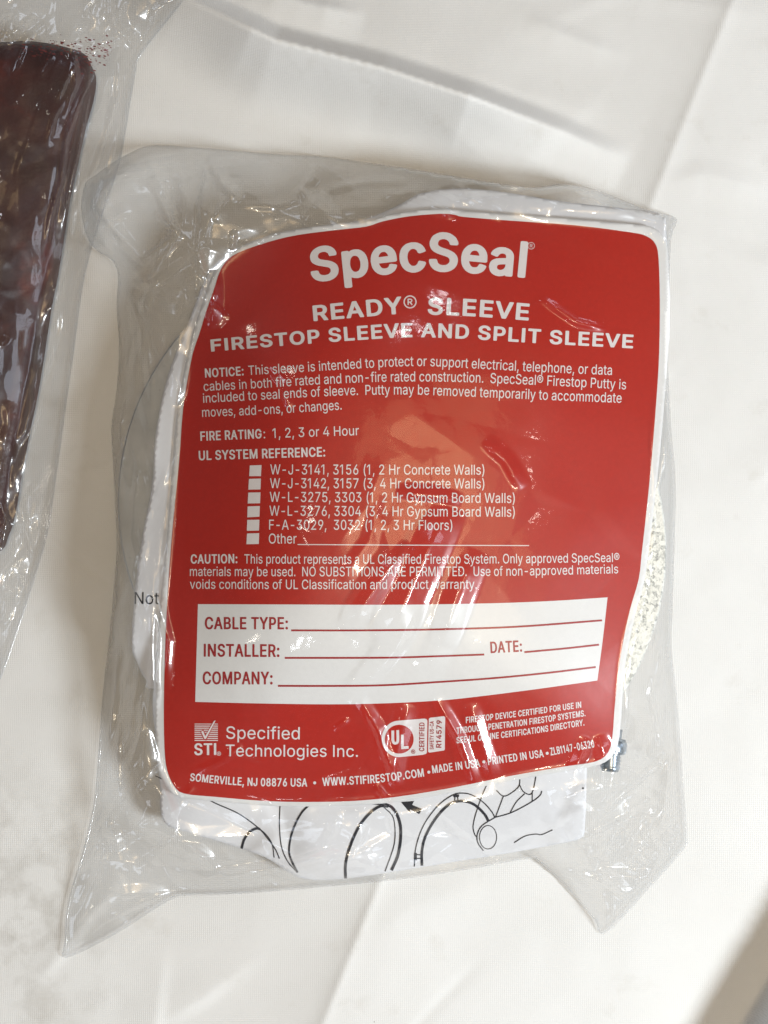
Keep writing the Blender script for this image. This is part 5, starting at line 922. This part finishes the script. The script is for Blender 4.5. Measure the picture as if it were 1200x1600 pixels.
PBAG_OUT = smooth_poly([(-260, -120), (0, -130), (200, -120), (300, -30), (285, 2), (250, 46), (217, 90), (212, 112), (203, 165), (195, 215), (184, 265), (160, 335), (140, 400), (128, 455), (116, 545), (101, 650), (88, 745), (75, 830), (58, 892), (28, 985), (-5, 1075), (-60, 1180), (-260, 1230)], 4)
def pbag_obstacle(X, Y):
    P = np.stack([X.ravel(), Y.ravel()], 1); d, _, _, _ = seg_dist(P, PUTTY_OUT); m = inside(P, PUTTY_OUT)
    return np.where(m.reshape(X.shape), putty_z(X.ravel(), Y.ravel(), d).reshape(X.shape) + 0.8, cloth_z(X, Y) + 0.9)
pbag_rest = relax(PBAG_OUT, pbag_obstacle, lambda X, Y: cloth_z(X, Y) + 0.7, iters=400, puff=lambda X, Y: 0.02 + 0 * X)
PCREASES = [([(150, 100), (122, 165), (104, 215), (97, 280), (80, 340), (70, 400)], 5, 8, 2.0), ([(142, 130), (128, 200), (112, 280), (98, 350)], 5, 6, 1.6), ([(188, 95), (184, 150), (165, 215), (150, 262), (128, 300)], 5, 8, 2.0),
            ([(215, 88), (200, 60), (185, 50), (172, 20), (168, -30)], 8, 10, 1.8), ([(217, 90), (240, 40), (243, 18), (290, -20)], 10, 10, 2.2), ([(20, 50), (38, 38), (56, 24)], 6, 8, 1.6), ([(115, 42), (135, 44)], 5, 5, 1.4), ([(100, 300), (104, 318), (112, 325)], 7, 6, 1.4),
            ([(100, 440), (90, 470), (72, 490)], 8, 6, 1.4), ([(72, 495), (98, 492), (98, 515), (85, 560), (60, 630)], 7, 7, 1.5), ([(100, 640), (92, 670), (80, 700)], 6, 7, 1.3), ([(30, 770), (40, 830), (55, 880)], 6, 8, 2.0), ([(0, 780), (10, 815), (2, 860)], 6, 8, 1.8),
            ([(28, 890), (12, 930), (5, 980)], 9, 9, 1.6), ([(0, 540), (12, 525)], 6, 6, 1.2), ([(20, 120), (40, 70)], 4, 4, 0.8), ([(65, 120), (85, 85)], 4, 4, 0.8)]
PCREASES += random_creases(34, (-40, -60, 190, 70), 150, 60, (25, 90), (6, 18), (0.3, 1.3)) + random_creases(30, (-60, 90, 100, 760), 110, 35, (60, 200), (16, 40), (0.15, 0.6)) + random_creases(24, (-40, 640, 90, 1050), 108, 25, (40, 130), (6, 18), (0.3, 1.2)) + random_creases(18, (90, 120, 200, 640), 108, 12, (50, 140), (5, 10), (0.3, 1.0))
F_PB, F_PM, F_PL = Facets((-270, -140, 310, 1240), 46, 61, 100, 1.8), Facets((-270, -140, 310, 1240), 20, 62, 60, 1.5), Facets((-100, 60, 230, 1000), 22, 63, 105, 4.0)
def pfront_z(px, py, d):
    P = np.stack([px, py], 1); m = np.clip(d / 12, 0, 1)
    pd, _, _, _ = seg_dist(P, PUTTY_OUT); pd = np.where(inside(P, PUTTY_OUT), -pd, pd); off = sstep(pd, -8, 18); top = 1 - sstep(py, 60, 130)
    side = off * (1 - top)
    w = F_PB(px, py) * (1.2 + 2.6 * off) + F_PM(px, py) * (0.25 + 2.2 * off * (0.35 + 0.65 * top)) + F_PL(px, py) * (0.6 + 2.6 * side)
    return np.where(d <= 0, cloth_z(px, py) + 0.75, pbag_rest(px, py) + 0.15 + m * (w + np.maximum(tents(px, py, PCREASES), 0)) + 0.2 * np.exp(-((d - 6) / 3.5) ** 2))
c = place(0, 400, 0); pb = tag(empty('plastic_bag', c), 'clear plastic bag around the dark maroon putty, cut by the left edge of the photo', 'plastic bag')
adopt(sheet('back_film', PBAG_OUT, lambda x, y: cloth_z(x, y) + 0.45, 10, 0, M_FILM_BACK), pb)
adopt(sheet('front_film', PBAG_OUT, pfront_z, 3, 0, M_FILM), pb)
seam('welded_edge', PBAG_OUT, lambda x, y: cloth_z(x, y) + 0.75, 3.6, pb, M_SEAM)
M_SMEAR = printed('putty_smear', (0.16, 0.03, 0.025), 0.5)
o = smear().make('putty_specks', pbag_rest, -0.1, M_SMEAR, None, 0); adopt(o, putty)
